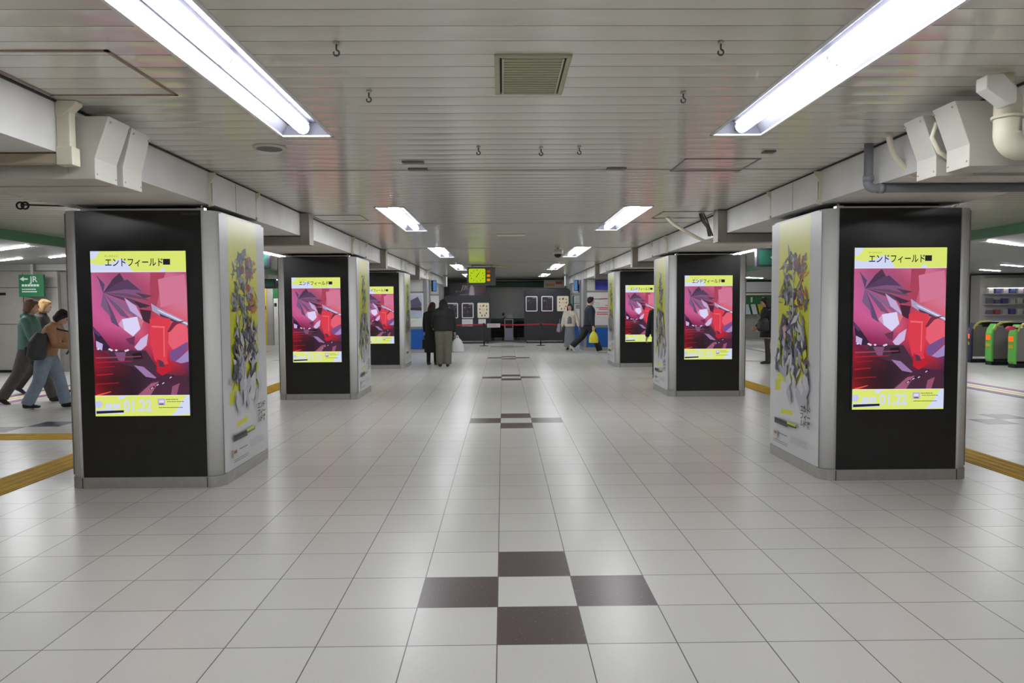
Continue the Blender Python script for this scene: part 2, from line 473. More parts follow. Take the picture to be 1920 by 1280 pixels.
# slim diagonal light strips in the outer halls (flush with the ceiling); extra ones added to brighten the halls
def strip(x, y, L, ang, label):
    root = empty('light_strip', (x, y, 2.50), ang); tag(root, label, 'light strip', 'slim light strips of the outer hall ceilings')
    MB().box(-L/2, L/2, -0.014, 0.014, -0.014, -0.004).build('diffuser', STRIPM, root)
    MB().box(-L/2-0.02, L/2+0.02, -0.022, 0.022, -0.004, 0.0).build('frame', HOUSING, root)
sl = [(-8.2, 12.15, 1.5, -0.65), (-9.3, 10.7, 1.6, -0.65), (-8.3, 13.9, 1.6, -0.65), (-11.2, 12.9, 1.6, -0.65), (-10.2, 15.0, 1.5, -0.65),
      (8.55, 12.15, 1.6, 0.65), (8.9, 14.6, 1.6, 0.65), (11.6, 13.9, 1.6, 0.65), (10.6, 17.5, 1.6, 0.65), (13.9, 19.5, 1.6, 0.65), (15.2, 22.3, 1.6, 0.65),
      (10.0, 22.0, 1.6, 0.65), (9.5, 27.5, 1.6, 0.65), (-9.6, 21.5, 1.6, -0.65), (-8.6, 27.0, 1.6, -0.65), (-11.0, 6.0, 1.6, -0.65), (11.0, 6.0, 1.6, 0.65)]
pos = ['left hall over the walkers', 'left hall nearer the camera', 'left hall behind the walkers', 'left hall beyond the green sign side', 'left hall close to the partition',
       'right hall beside the near pillar', 'right hall one row farther', 'right hall towards the ticket gates', 'right hall just past the ticket gates',
       'right hall before the vending shelves', 'right hall above the vending shelves', 'right hall halfway to the leaflet racks', 'right hall near the leaflet racks',
       'left hall beyond the partition', 'left hall at the yellow column', 'left hall, added unseen outside the frame edge for light', 'right hall, added unseen outside the frame edge for light']
for (x, y, L, a), p in zip(sl, pos): strip(x, y, L, a, 'slim white light strip in the ceiling of the '+p)

# ------------------------------------------------------------------ artwork helpers (abstract stand-ins, no figures)
ART_E = attr_mat('screen_picture', emission=SCREEN_POWER)
ART_P = attr_mat('poster_print', rough=0.32)
LITINK = emis('screen_black', rgb(40, 38, 50), 0.9)
LITPALE = emis('screen_pale', rgb(214, 220, 250), 0.95)
class Art:
    """flat artwork in unit coordinates, u to the right, v down, laid on a rectangle"""
    def __init__(s, W, H): s.W, s.H, s.mb, s.k = W, H, MB(), 0
    def P(s, u, v, lay=None): return (u*s.W, -(s.k if lay is None else lay)*0.00006, (1-v)*s.H)
    def poly(s, pts, c, clip=True):
        s.k += 1
        pts = [(min(max(u, 0), 1), min(max(v, 0), 1)) for u, v in pts]
        ar = sum(pts[i][0]*pts[(i+1) % len(pts)][1]-pts[(i+1) % len(pts)][0]*pts[i][1] for i in range(len(pts)))
        if ar > 0: pts = pts[::-1]
        s.mb.poly([s.P(u, v) for u, v in pts], 0, rgb(*c))
    def rect(s, u0, v0, u1, v1, c): s.poly([(u0, v0), (u1, v0), (u1, v1), (u0, v1)], c)
    def grad(s, u0, v0, u1, v1, cols):
        """cols: rows of colours"""
        s.k += 1; R = len(cols); Q = len(cols[0])
        for i in range(R-1):
            for j in range(Q-1):
                def uv(a, b): return (u0+(u1-u0)*b/(Q-1), v0+(v1-v0)*a/(R-1))
                q = [(i, j), (i+1, j), (i+1, j+1), (i, j+1)]
                s.mb.poly([s.P(*uv(a, b)) for a, b in q], 0, tuple(rgb(*cols[a][b]) for a, b in q))
    def build(s, name, m, parent, loc): return s.mb.build(name, m, parent, loc=loc)

def add_text(mb, art, txt, u, v, hh, W=None, off=0.0, m=0, vertical=False, depth=0.0002, rot=0.0):
    """text with its baseline at (u, v); hh = em size in metres; W = wanted width in metres"""
    me = text_mesh(txt, hh, off)
    x0, x1, y0, y1 = bbox(me); sx = (W/(x1-x0)) if W else 1.0
    M = Matrix.Translation((art.W*u, -(art.k+8)*0.00006, art.H*(1-v))) @ Matrix.Rotation(rot, 4, 'Y') @ Matrix.Rotation(math.pi/2, 4, 'X') @ Matrix.Diagonal((sx, 1, 1, 1)) @ Matrix.Translation((-x0, 0, 0))
    mb.add_mesh(me, M, m); bpy.data.meshes.remove(me)

def bars(mb, art, u0, u1, v, h, n=3):
    """unreadable small print: a row of short strokes"""
    w = (u1-u0)/n
    for i in range(n): mb.poly([art.P(a, b, art.k+8) for a, b in ((u0+i*w, v-h), (u0+i*w, v), (u0+(i+.86-.1*(i % 2))*w, v), (u0+(i+.86-.1*(i % 2))*w, v-h))])
def screen_art(root, x, z, W, H, y):
    a = Art(W, H); rn = random.Random(4)
    # coloured field
    a.grad(0, 0.125, 1, 0.88, [[(196,94,134),(176,78,120),(178,84,122),(198,100,134),(204,108,142),(178,78,110)],
        [(200,96,150),(150,92,140),(140,84,120),(178,74,104),(206,106,138),(206,112,144)],
        [(204,94,152),(186,88,140),(180,86,120),(170,66,92),(210,108,130),(212,122,150)],
        [(196,82,134),(204,92,146),(206,108,146),(190,60,90),(216,70,84),(220,90,104)],
        [(110,34,70),(150,46,90),(150,60,104),(200,60,86),(214,66,84),(196,74,100)],
        [(150,26,48),(92,28,46),(60,30,48),(130,40,70),(190,40,60),(110,50,100)],
        [(104,16,30),(58,20,30),(44,26,38),(60,36,56),(90,40,60),(50,34,50)],
        [(150,26,34),(70,20,30),(40,22,34),(70,36,50),(64,34,50),(44,28,44)]])
    # broad soft shards, right background
    a.poly([(.62,.13),(.78,.13),(.66,.36),(.60,.40)], (170,66,92))
    a.poly([(.70,.17),(.98,.14),(1,.30),(.72,.34)], (212,120,152))
    # violet shards fanned out from one point
    src = (.12, .25)
    fan = [((.05,.14),(.14,.20),(92,70,104)), ((.30,.13),(.36,.19),(78,54,78)), ((.38,.17),(.52,.24),(88,62,96)), ((.50,.235),(.57,.262),(128,86,126)),
           ((.55,.28),(.61,.30),(104,74,104)), ((.60,.33),(.56,.345),(92,64,92)), ((.55,.41),(.44,.40),(134,100,140)), ((.40,.41),(.30,.39),(112,84,124)),
           ((.28,.46),(.20,.43),(98,74,112)), ((.20,.40),(.09,.33),(122,92,130))]
    for p, q, c in fan: a.poly([src, (p[0]*.6+src[0]*.4, p[1]*.6+src[1]*.4-.012), p, q], c)
    a.poly([(.46,.25),(.64,.27),(.55,.285)], (84,58,84)); a.poly([(.44,.30),(.62,.33),(.50,.345)], (70,44,66))
    a.poly([(.34,.28),(.46,.33),(.54,.42),(.40,.36)], (196,170,214))
    a.poly([(.50,.35),(.62,.36),(.60,.44),(.53,.42)], (70,38,56))
    # bright faceted crystal plane
    a.poly([(.31,.41),(.47,.395),(.50,.47),(.42,.515),(.33,.475)], (222,214,250))
    a.poly([(.27,.44),(.31,.41),(.33,.475)], (206,160,190)); a.poly([(.47,.395),(.54,.42),(.50,.47)], (206,120,130))
    a.poly([(.43,.58),(.50,.53),(.58,.50),(.56,.57),(.48,.61)], (206,184,226))
    a.poly([(.34,.53),(.44,.515),(.43,.57),(.38,.56)], (110,50,86))
    # slanted pale bar
    a.poly([(.62,.315),(.70,.345),(1.0,.43),(1.0,.462),(.70,.385),(.63,.36)], (170,160,196))
    a.poly([(.68,.35),(1.0,.438),(1.0,.446),(.70,.362)], (228,226,250))
    a.poly([(.70,.375),(1.0,.452),(1.0,.465),(.72,.395)], (74,60,90))
    # red blocks
    a.poly([(.60,.41),(.70,.395),(.82,.41),(.80,.50),(.77,.66),(.80,.70),(.74,.73),(.64,.66),(.60,.55)], (220,60,78))
    a.poly([(.62,.45),(.76,.455),(.755,.465),(.62,.46)], (236,110,116)); a.poly([(.74,.46),(.755,.46),(.75,.64),(.735,.64)], (236,100,104))
    a.poly([(.80,.47),(.88,.43),(.99,.45),(1,.55),(.84,.60),(.79,.56)], (232,96,116))
    a.poly([(.78,.49),(.84,.43),(.99,.42),(.88,.445),(.81,.49)], (120,44,66))
    a.poly([(.80,.61),(.99,.55),(1,.58),(.86,.67),(.81,.66)], (120,80,140)); a.poly([(.86,.67),(1,.60),(1,.67),(.92,.68)], (160,140,196))
    a.poly([(.66,.65),(.74,.69),(.80,.68),(.82,.72),(.72,.755),(.66,.73)], (190,30,48)); a.poly([(.68,.655),(.73,.67),(.75,.70),(.69,.70)], (90,50,80))
    # dark machine-like slabs, lower left
    a.poly([(0,.45),(.10,.52),(.20,.60),(.04,.60)], (52,34,60)); a.poly([(.03,.54),(.10,.56),(.09,.60),(.03,.58)], (196,176,222))
    a.poly([(0,.455),(.08,.50),(.06,.515),(0,.48)], (86,60,100))
    a.poly([(.16,.60),(.55,.60),(.66,.70),(.62,.76),(.40,.70),(.18,.66)], (70,44,62)); a.poly([(.22,.61),(.34,.61),(.32,.67),(.26,.66)], (128,84,124))
    a.poly([(.40,.62),(.50,.61),(.52,.65),(.42,.655)], (40,24,36)); a.poly([(.42,.69),(.52,.70),(.67,.775),(.54,.76)], (158,120,172))
    for i, (u, v) in enumerate(((.17,.592),(.19,.598),(.34,.602),(.36,.598),(.05,.59),(.24,.598))): a.poly([(u,v-.007),(u+.018,v),(u,v+.007),(u-.018,v)], (230,210,240))
    for v, u1, c in ((.640,.50,(150,70,90)),(.668,.40,(170,30,50)),(.70,.22,(150,26,40)),(.745,.20,(176,28,40)),(.80,.26,(150,24,36))):
        a.poly([(.02,v),(u1,v-.006),(u1,v-.001),(.02,v+.009)], c)
    a.poly([(.02,.868),(.17,.848),(.17,.852),(.02,.88)], (240,90,70))
    a.poly([(.42,.88),(.62,.775),(.76,.745),(.97,.76),(1,.80),(1,.88)], (72,38,60))
    a.poly([(.44,.88),(.60,.80),(.68,.79),(.58,.88)], (160,90,120)); a.poly([(.80,.88),(.82,.82),(.90,.80),(.86,.88)], (150,80,110))
    for (u, v) in ((.58,.83),(.64,.81),(.70,.80),(.78,.765)): a.poly([(u,v),(u+.05,v-.014),(u+.055,v-.004),(u+.01,v+.012)], (36,24,40)); a.poly([(u+.012,v+.001),(u+.036,v-.006),(u+.038,v),(u+.014,v+.008)], (214,190,226))
    # yellow bands
    Yc, P = (222,234,116), (212,220,250)
    a.rect(0, 0, 1, .127, Yc); a.rect(0, .122, 1, .127, (225,228,250))
    a.poly([(0,0),(.10,0),(.07,.03),(.03,.05),(0,.045)], P)
    a.poly([(0,.072),(.10,.085),(.22,.07),(.30,.045),(.36,.055),(.40,.085),(.44,.122),(0,.122)], P)
    a.poly([(.73,.11),(.76,.10),(.79,.112),(.78,.122),(.73,.122)], P)
    a.rect(0, .875, 1, 1, Yc); a.rect(0, .873, 1, .877, (240,236,220))
    a.poly([(0,.91),(.05,.905),(.08,.925),(.05,.95),(0,.945)], (196,202,246))
    a.poly([(0,.962),(.1,.955),(.30,.965),(.30,.985),(0,.985)], P); a.poly([(.26,.877),(.34,.877),(.28,.90),(.24,.895)], P)
    a.poly([(1,.877),(.96,.88),(.90,.93),(.86,.965),(.80,1),(1,.99)], P)
    a.rect(.66,.895,.74,.935,(190,178,214)); a.rect(.675,.905,.725,.918,(232,226,250)); a.rect(.675,.925,.725,.932,(90,70,110))
    a.build('picture', ART_E, root, (x, y, z))
    t = MB()
    add_text(t, a, 'エンドフィールド', .155, .088, .076, W=W*.605, off=.0012)
    t.poly([a.P(u, v, a.k+8) for u, v in ((.762,.048),(.762,.083),(.836,.083),(.836,.048))])
    add_text(t, a, 'アークナイツ', .15, .036, .018, W=W*.14)
    t.poly([a.P(u, v, a.k+8) for u, v in ((.01,.968),(.01,.985),(.30,.978),(.30,.964))])
    bars(t, a, .75, .88, .902, .0035, 5); bars(t, a, .76, .94, .915, .003, 7); bars(t, a, .67, .93, .951, .0035, 12)
    t.build('lettering', LITINK, root, loc=(x, y, z))
    t = MB(); add_text(t, a, '01.22', .30, .968, .125, W=W*.30, off=.003); bars(t, a, .11, .27, .955, .032, 4)
    t.build('date_lettering', LITPALE, root, loc=(x, y, z))

def poster_art(root, seed, W, H, M, name='poster'):
    """tall white advert with a yellow field and ink-like splinters; built in x/z plane then moved by M"""
    rn = random.Random(seed); a = Art(W, H)
    near = seed < 10
    a.rect(0, 0, 1, 1, (208, 208, 212))
    a.grad(.17, 0, .80, .70, [[(232,232,150)]*2, [(228,230,96)]*2, [(212,216,50)]*2, [(208,212,44)]*2, [(212,216,60)]*2])
    a.poly([(.12,.70),(.24,.69),(.24,.74),(.12,.75)], (206,208,60)); a.poly([(.26,.845),(.5,.835),(.5,.815),(.26,.825)], (212,214,50))
    inks = [(128,130,146),(176,178,190),(90,92,104),(66,70,92),(84,88,116),(52,52,66),(110,116,140),(150,152,168),(96,84,100),(60,86,120)]
    warm = [(150,66,84),(176,90,100),(120,50,60),(196,120,60)]
    def splinter(cu, cv, L, wd, ang, c):
        du, dv = math.cos(ang)*L, math.sin(ang)*L*.42; nu, nv = -math.sin(ang)*wd, math.cos(ang)*wd*.42
        a.poly([(cu-du, cv-dv), (cu-du*.2+nu, cv-dv*.2+nv), (cu+du, cv+dv), (cu-du*.1-nu, cv-dv*.1-nv)], c)
    spots = [(.34,.20),(.45,.17),(.56,.22),(.66,.20),(.40,.28),(.60,.30),(.30,.33),(.68,.34),(.45,.36)] if near else [(.5,.16),(.45,.24),(.58,.27),(.5,.33)]
    for (cu, cv) in spots:
        for i in range(15):
            c = rn.choice(warm if (near and cu > .5 and rn.random() < .55) else inks)
            splinter(cu+rn.uniform(-.09,.09), cv+rn.uniform(-.04,.04), rn.uniform(.03,.09), rn.uniform(.008,.03), rn.uniform(0, math.pi), c)
    a.poly([(.485,.16),(.50,.16),(.50,.42),(.485,.42)], (200,204,206))
    for i in range(150):
        t = rn.random(); cu = .48+rn.uniform(-.34,.36)*(0.55+.5*t); cv = .42+t*.24
        c = rn.choice([(58,58,72),(80,82,100),(120,122,140),(170,172,186),(196,196,206),(60,62,74),(150,150,164),(206,206,212)])
        if rn.random() < .07: c = (196,200,60)
        if rn.random() < .05: c = (206,160,156)
        splinter(cu, cv, rn.uniform(.04,.13), rn.uniform(.012,.045), rn.uniform(.5, 2.6), c)
    for i in range(14):
        splinter(.5+rn.uniform(-.24,.3), .70+rn.uniform(-.03,.06), rn.uniform(.08,.14), rn.uniform(.03,.07), rn.uniform(1.2, 2.0), rn.choice([(190,190,200),(176,176,186),(200,200,208)]))
    a.poly([(.15,.868),(.62,.868),(.62,.882),(.44,.885),(.44,.893),(.15,.893)], (48,48,52)); a.poly([(.43,.866),(.62,.866),(.60,.877),(.43,.877)], (196,204,40))
    a.rect(.13,.925,.22,.955,(196,186,160)); a.rect(.145,.93,.205,.942,(120,80,80))
    for i in range(6): a.rect(.50, .922+i*.005, .86-rn.uniform(0,.05), .9235+i*.005, (168,168,176))
    for i in range(2): a.rect(.13, .966+i*.008, .45, .9685+i*.008, (120,120,126))
    o = a.build(name, ART_P, root, (0, 0, 0)); o.matrix_local = M
    t = MB()
    for i, ch in enumerate(('エンド', 'フィー', 'ルド展')):
        for j, c2 in enumerate(ch): add_text(t, a, c2, .70+.065*(j % 3)*1.0, .800+i*.030, .068, W=.062, off=.0012)
    bars(t, a, .17, .44, .879, .006, 8); bars(t, a, .26, .44, .934, .0035, 6)
    o2 = t.build('lettering', INK, o)
    return o

# ------------------------------------------------------------------ advertising pillars
PW, PD, PR = 1.265, 1.25, 0.118
def corner_poly(cx, cy, a0, r, inner, n=8):
    pts = [(cx+r*math.cos(a0+math.pi/2*i/n), cy+r*math.sin(a0+math.pi/2*i/n)) for i in range(n+1)]
    return pts+[(cx, cy)]
def pillar(x, y, label, seedL, seedR, side):
    root = empty('advertising_pillar', (x, y, 0)); tag(root, label, 'pillar', 'advertising pillars with glowing screens')
    W, D, r = PW, PD, PR; z0, z1 = 0.088, TOP
    cs = [(r, r, math.pi), (W-r, r, 1.5*math.pi), (W-r, D-r, 0), (r, D-r, .5*math.pi)]
    for cx, cy, a0 in cs:
        MB().prism(corner_poly(cx, cy, a0, r, 0), 'z', z0, z1, smooth=True).build('corner_post', ALU, root)
    kick = []
    for cx, cy, a0 in cs: kick += [(cx+(r+.008)*math.cos(a0+math.pi/2*i/8), cy+(r+.008)*math.sin(a0+math.pi/2*i/8)) for i in range(9)]
    k = MB(); k.prism(kick, 'z', 0, z0+.004); k.build('kick_plate', STEEL, root)
    j = MB()
    for cx in (r, W-r):
        j.box(cx-.003, cx+.003, -.011, -.006, 0.004, z0)
    j.build('plate_joint', DARK, root)
    f = MB(); f.box(r+.004, W-r-.004, .004, .05, z0+.004, z1); f.build('front_panel', BLACKP, root)
    f = MB(); f.box(r+.004, W-r-.004, D-.05, D-.004, z0+.004, z1); f.build('rear_panel', BLACKP, root)
    for s in (0, 1):
        f = MB(); f.box(.003 if s == 0 else W-.05, .05 if s == 0 else W-.003, r+.002, D-r-.002, z0+.004, z1); f.build('side_panel', ALU, root)
    c = MB(); c.box(.06, W-.06, .06, D-.06, z1-.1, z1-.01); c.box(.2, W-.2, .2, D-.2, z1-.02, HB-.001); c.build('core', DARK, root)
    q = MB()
    for px in (r+.01, W-r-.01):
        q.box(px-.03, px+.03, .02, .07, z1, z1+.022); q.tube([(px, .045, z1+.02), (px, .045, HB-.001)], .008, 8)
        q.box(px-.03, px+.03, D-.07, D-.02, z1, z1+.022)
    q.box(r+.05, W-r-.05, .075, .10, z1+.010, z1+.024)
    q.build('clamp', CHROME, root)
    # screen
    sw, sh, sz = .775, 1.355, .605; sx0 = (W-sw)/2
    scr = MB(); scr.box(sx0-.012, sx0+sw+.012, -.004, .02, sz-.012, sz+sh+.012); s_ = scr.build('screen', BLACK, root)
    screen_art(s_, sx0, sz, sw, sh, -.006)
    sm = MB()
    for dx in (0, .075): sm.box(W-r-.16+dx, W-r-.10+dx, .0025, .004, z1-.036, z1-.024)
    sm.build('label_plate', mat('dim_label', rgb(60, 60, 62), .5), root)
    # posters on the two sides, facing away from the pillar
    pw = D-2*r+.10; ph = z1-z0-.03
    Mr = Matrix.Translation((W+.001, (D-pw)/2, z0+.015)) @ Matrix.Rotation(math.pi/2, 4, 'Z')
    Ml = Matrix.Translation((-.001, (D+pw)/2, z0+.015)) @ Matrix.Rotation(-math.pi/2, 4, 'Z')
    poster_art(root, seedR, pw, ph, Mr); poster_art(root, seedL, pw, ph, Ml)
    return root
LPX, RPX = -3.61, 2.69
names = ['nearest', 'second', 'third']
for k in range(3):
    pillar(LPX, 5.95+5.6*k, 'square pillar with a pink and yellow screen on black, %s on the left side' % names[k], 2+k*10, 3+k*10, 'left')
    pillar(RPX, 5.99+5.6*k, 'square pillar with a pink and yellow screen on black, %s on the right side' % names[k], 5+k*10, 6+k*10, 'right')

# cover panels around the beams at each pillar
def beam_cover(side, ya, yb, label):
    s = -1 if side == 'left' else 1
    x = LX if s < 0 else RX
    root = empty('beam_cover', (x, (ya+yb)/2, HB)); tag(root, label, 'beam cover', 'pale cover panels on the beams above the pillars')
    h = (yb-ya)/2
    b = MB(); t = .02
    xs = sorted((0, -s*t)); b.box(xs[0], xs[1], -h, h, -.0, CEIL_Z-HB-.015)
    b.build('panel', BEAM, root, bevel=.003)
    j = MB()
    xs = sorted((-s*t, -s*(t+.002))); j.box(xs[0], xs[1], -.003, .003, .005, CEIL_Z-HB-.02)
    j.build('joint', mat('joint_grey', rgb(150, 147, 142), .6), root)
    for e in (-1, 1):
        f = MB()
        p = [(0, CEIL_Z-HB-.02), (-s*.055, CEIL_Z-HB-.02), (-s*.055, CEIL_Z-HB-.05), (-s*.02, CEIL_Z-HB-.10), (-s*.02, .0), (0, .0)]
        f.prism(p, 'y', e*h-.015, e*h+.015)
        p = [(0, -.02), (0, .03), (-s*.035, .02), (-s*.03, -.01)]
        f.prism(p, 'y', e*h-.02, e*h+.02)
        f.build('flashing', CREAM, root)
for k in range(4):
    nm = ['nearest', 'second', 'third', 'fourth'][k]
    beam_cover('left', 6.0+5.6*k, 7.08+5.6*k, 'pale cover panel on the left beam above the %s pillar' % nm)
    beam_cover('right', 6.04+5.6*k, 7.12+5.6*k, 'pale cover panel on the right beam above the %s pillar' % nm)

# ------------------------------------------------------------------ cable ducts wrapping the beams
def duct(side, ya, yb, mt, prof, label, drop, out, z_lo, z_hi, gp):
    """prof: (distance from the beam face towards the centre, height) of the inner face; runs under the beam outwards"""
    s = -1 if side == 'left' else 1; x = LX if s < 0 else RX
    root = empty('cable_duct', (x, (ya+yb)/2, HB)); tag(root, label, 'cable duct', gp)
    h = (yb-ya)/2
    a = MB(); p = [(-s*d, z-HB) for d, z in prof]+[(0, prof[-1][1]-HB), (0, prof[0][1]-HB)]
    a.prism(p, 'y', -h, h); a.build('drop_box', mt, root, bevel=.004)
    b = MB(); xs = sorted((0, s*out)); b.box(xs[0], xs[1], -h, h, z_lo-HB, z_hi-HB); b.build('underside_box', mt, root, bevel=.004)
    for d, z in prof:
        for e in (-1, 1): MB().ball((-s*(d+.001), e*(h-.018), z-HB+(.03 if z < 2.4 else -.03)), .006, .006, .006, 8, 5).build('screw', STEEL, root)
prof1 = [(.235, 2.56), (.150, 2.33), (.150, 2.215)]
prof2 = [(.225, 2.56), (.165, 2.33), (.165, 2.215)]
gd = 'pale cable ducts crossing the beams before the nearest pillars'
duct('left', 4.07, 4.30, GREYBOX, prof1, 'pale angular cable duct bent under the left beam, nearer of the pair', .1, 1.6, 2.215, 2.335, gd)
duct('left', 4.34, 4.56, GREYBOX, prof2, 'pale angular cable duct bent under the left beam, farther of the pair', .1, 1.6, 2.215, 2.335, gd)
prof3 = [(.30, 2.555), (.215, 2.33), (.215, 2.215)]
duct('right', 3.79, 3.985, GREYBOX, prof3, 'pale angular cable duct bent under the right beam, nearer of the pair', .1, 1.6, 2.215, 2.335, gd)
duct('right', 4.08, 4.27, GREYBOX, prof3, 'pale angular cable duct bent under the right beam, farther of the pair', .1, 1.6, 2.215, 2.335, gd)
g2 = 'brown-grey cable ducts crossing the beams between the pillars'
prof4 = [(.11, 2.61), (.11, 2.235)]
for k, (y, who) in enumerate(((8.66, 'first and second'), (14.3, 'second and third'), (20.0, 'third and fourth'))):
    duct('left', y, y+.19, BROWNBOX, prof4, 'square grey-brown cable duct under the left beam between %s pillars' % who, .1, 1.4, 2.235, 2.335, g2)
    duct('right', y-.1, y+.09, BROWNBOX, prof4, 'square grey-brown cable duct under the right beam between %s pillars' % who, .1, 1.4, 2.235, 2.335, g2)

# ------------------------------------------------------------------ pipes
def arc(c, r, a0, a1, plane='xz', n=7):
    out = []
    for i in range(n+1):
        a = a0+(a1-a0)*i/n
        out.append((c[0]+r*math.cos(a), c[1], c[2]+r*math.sin(a)))
    return out
def pipe(name, pts, r, mt, label, cat='pipe', group=None, joints=()):
    root = empty(name, pts[0]); o = Vector(pts[0])
    tag(root, label, cat, group)
    MB().tube([Vector(p)-o for p in pts], r, 16).build('pipe_run', mt, root)
    if joints:
        j = MB()
        for a, b in joints: j.tube([Vector(a)-o, Vector(b)-o], r*1.18, 16)
        j.build('pipe_joint', mt, root)
# left: flat cream conduit around the beam just before the ducts
def conduit(side, y, label):
    s = -1 if side == 'left' else 1; x = LX if s < 0 else RX
    root = empty('cream_conduit', (x, y, HB)); tag(root, label, 'conduit')
    b = MB(); xs = sorted((0, -s*.075)); b.box(xs[0], xs[1], -.03, .03, -.06, .22); b.build('vertical_run', CREAM, root, bevel=.008)
    b = MB(); xs = sorted((0, -s*.09)); b.box(xs[0], xs[1], -.038, .038, -.07, .03)
    b.build('elbow', CREAM, root, bevel=.006); b = MB()
    b.prism([(-s*.04, .19), (-s*.115, .255), (-s*.115, .275), (0, .275), (0, .19)], 'y', -.034, .034)
    b.build('top_bend', CREAM, root, bevel=.006)
    b = MB(); xs = sorted((0, s*1.5)); b.box(xs[0], xs[1], -.028, .028, -.06, -.005); b.build('horizontal_run', mat('dusty_cream', rgb(178, 166, 144), .55, noise=.2, nscale=5), root, bevel=.006)
conduit('left', 4.00, 'flat cream conduit bent round the left beam beside the ducts')
# right: thick wrapped cream pipe
px, py = 2.50, 3.60
pts = [(px-.02, py, CEIL_Z), (px-.02, py, 2.56), (px+.02, py, 2.50), (px+.02, py, 2.34)]+arc((px+.09, py, 2.34), .07, math.pi, 1.5*math.pi)+[(px+1.4, py, 2.27)]
pipe('wrapped_pipe', pts, .062, CREAM, 'thick cream wrapped pipe bent under the right beam at the frame edge', joints=[((px+.02, py, 2.41), (px+.02, py, 2.425))])
jb = empty('junction_box', (2.41, 3.49, 2.53)); tag(jb, 'small white box under the ceiling beside the thick cream pipe', 'junction box')
q = MB(); q.prism([(-.10, .05), (-.02, .06), (.05, -.01), (.05, -.08), (.01, -.09), (-.10, -.01)], 'y', -.04, .04); q.build('cover', WHITE_PAINT, jb, bevel=.005)
# grey pipe
pts = [(2.59, 5.1, CEIL_Z), (2.59, 5.1, 2.36)]+arc((2.63, 5.1, 2.355), .045, math.pi, 1.5*math.pi)+[(4.3, 5.1, 2.31)]
pipe('grey_pipe', pts, .031, GREYPIPE, 'grey plastic drain pipe bent under the right beam', joints=[((2.59, 5.1, 2.36), (2.59, 5.1, 2.395)), ((2.66, 5.1, 2.31), (2.70, 5.1, 2.31))])
pts = [(2.56, 4.78, CEIL_Z)]+[(2.56+.02*t+.14*t*t, 4.78, CEIL_Z-.27*t**.85) for t in [i/9 for i in range(1, 10)]]+[(2.95, 4.78, 2.325), (4.2, 4.78, 2.325)]
pipe('curved_cable', pts, .020, CREAM, 'cream flexible cable curving down from the ceiling beside the grey pipe', 'cable')
pts = [(2.42, 4.02, 2.50), (2.40, 4.03, 2.42), (2.44, 4.03, 2.34), (2.52, 4.03, 2.29)]
pipe('curved_cable', pts, .013, CREAM, 'short cream cable looped between the two right-hand ducts', 'cable')
pts = [(1.9, 7.75, CEIL_Z)]+[(1.9+.62*t, 7.95+.5*t, CEIL_Z-.31*t**.6) for t in [i/9 for i in range(1, 10)]]+[(2.85, 8.6, 2.30), (3.9, 8.75, 2.30)]
pts = [(2.12, 9.3, CEIL_Z)]+[(2.12+.50*t, 9.3, CEIL_Z-.315*t**.75) for t in [i/9 for i in range(1, 10)]]+[(2.95, 9.3, 2.30), (4.0, 9.3, 2.30)]
pipe('curved_cable', pts, .022, CREAM, 'cream cable curving from the ceiling under the right beam before the second pillar', 'cable')
q = MB()
cbr = empty('cable_bundle', (2.60, 8.95, 2.5)); tag(cbr, 'dark tangled cable bundle beside the right beam duct', 'cable')
rn = random.Random(3)
for i in range(5):
    ox, oy = rn.uniform(-.03, .03), rn.uniform(-.03, .03)
    q.tube([(ox-.12, oy, .12), (-.08+ox*1.5, oy, .04), (-.04+ox*.5, oy, -.05), (.0+ox, oy, -.16)], .010, 8)
q.build('cable', mat('dusty_black', rgb(74, 70, 66), .7), cbr)
pts = [(-2.2, 22.2, CEIL_Z)]+[(-2.2-.35*t, 22.2, CEIL_Z-.30*t) for t in (.2, .5, .8, 1)]
pipe('curved_cable', pts, .02, CREAM, 'cream cable curving from the ceiling to the left beam near the blue pillars', 'cable')
pts = [(-3.95, 5.9, 2.355), (-3.8, 5.92, 2.35), (-3.62, 5.95, 2.335)]
q = MB(); q.tube([(0, 0, .0), (.40, .03, -.010)], .007, 8)
rt = empty('cable_end', (-3.98, 6.1, 2.36)); tag(rt, 'small black coiled cable end left of the nearest left pillar top', 'cable')
q.build('wire', BLACK, rt); q = MB()
for k in range(2):
    q.tube([(.03*math.cos(a)-.04*k, .0, .028*math.sin(a)-.006) for a in [i*math.pi/6 for i in range(13)]], .008, 8)
q.build('coil', BLACK, rt)

# ------------------------------------------------------------------ ceiling fittings
VENTM = mat('vent_cream', rgb(176, 178, 150), .5)
vt = empty('ceiling_vent', (0.145, 3.565, CEIL_Z)); tag(vt, 'square cream ceiling vent with slatted panel', 'vent')
vw, vd = .163, .285
a = MB()
for s in (-1, 1): a.box(s*(vw-.0)-.012, s*(vw-.0)+.012, -vd, vd, -.012, .0)
for s in (-1, 1): a.box(-vw-.012, vw+.012, s*vd-.012, s*vd+.012, -.012, .0)
a.build('frame', VENTM, vt, bevel=.003)
a = MB(); a.box(-vw, vw, -vd, vd, -.003, -.001); a.build('slot', mat('vent_dark', rgb(40, 38, 38), .7), vt)
a = MB(); a.box(-vw+.028, vw-.028, -vd+.014, vd-.014, -.012, -.003)
for i in range(15):
    y = -vd+.03+i*(2*vd-.06)/14; a.box(-vw+.03, vw-.03, y-.006, y+.006, -.016, -.012)
a.build('slatted_panel', VENTM, vt)
for s in (-1, 1):
    a = MB(); a.box(s*(vw-.026)-.004, s*(vw-.026)+.004, -vd+.014, vd-.014, -.016, -.003); a.build('guide_rail', mat('vent_rail', rgb(196, 196, 176), .4), vt)
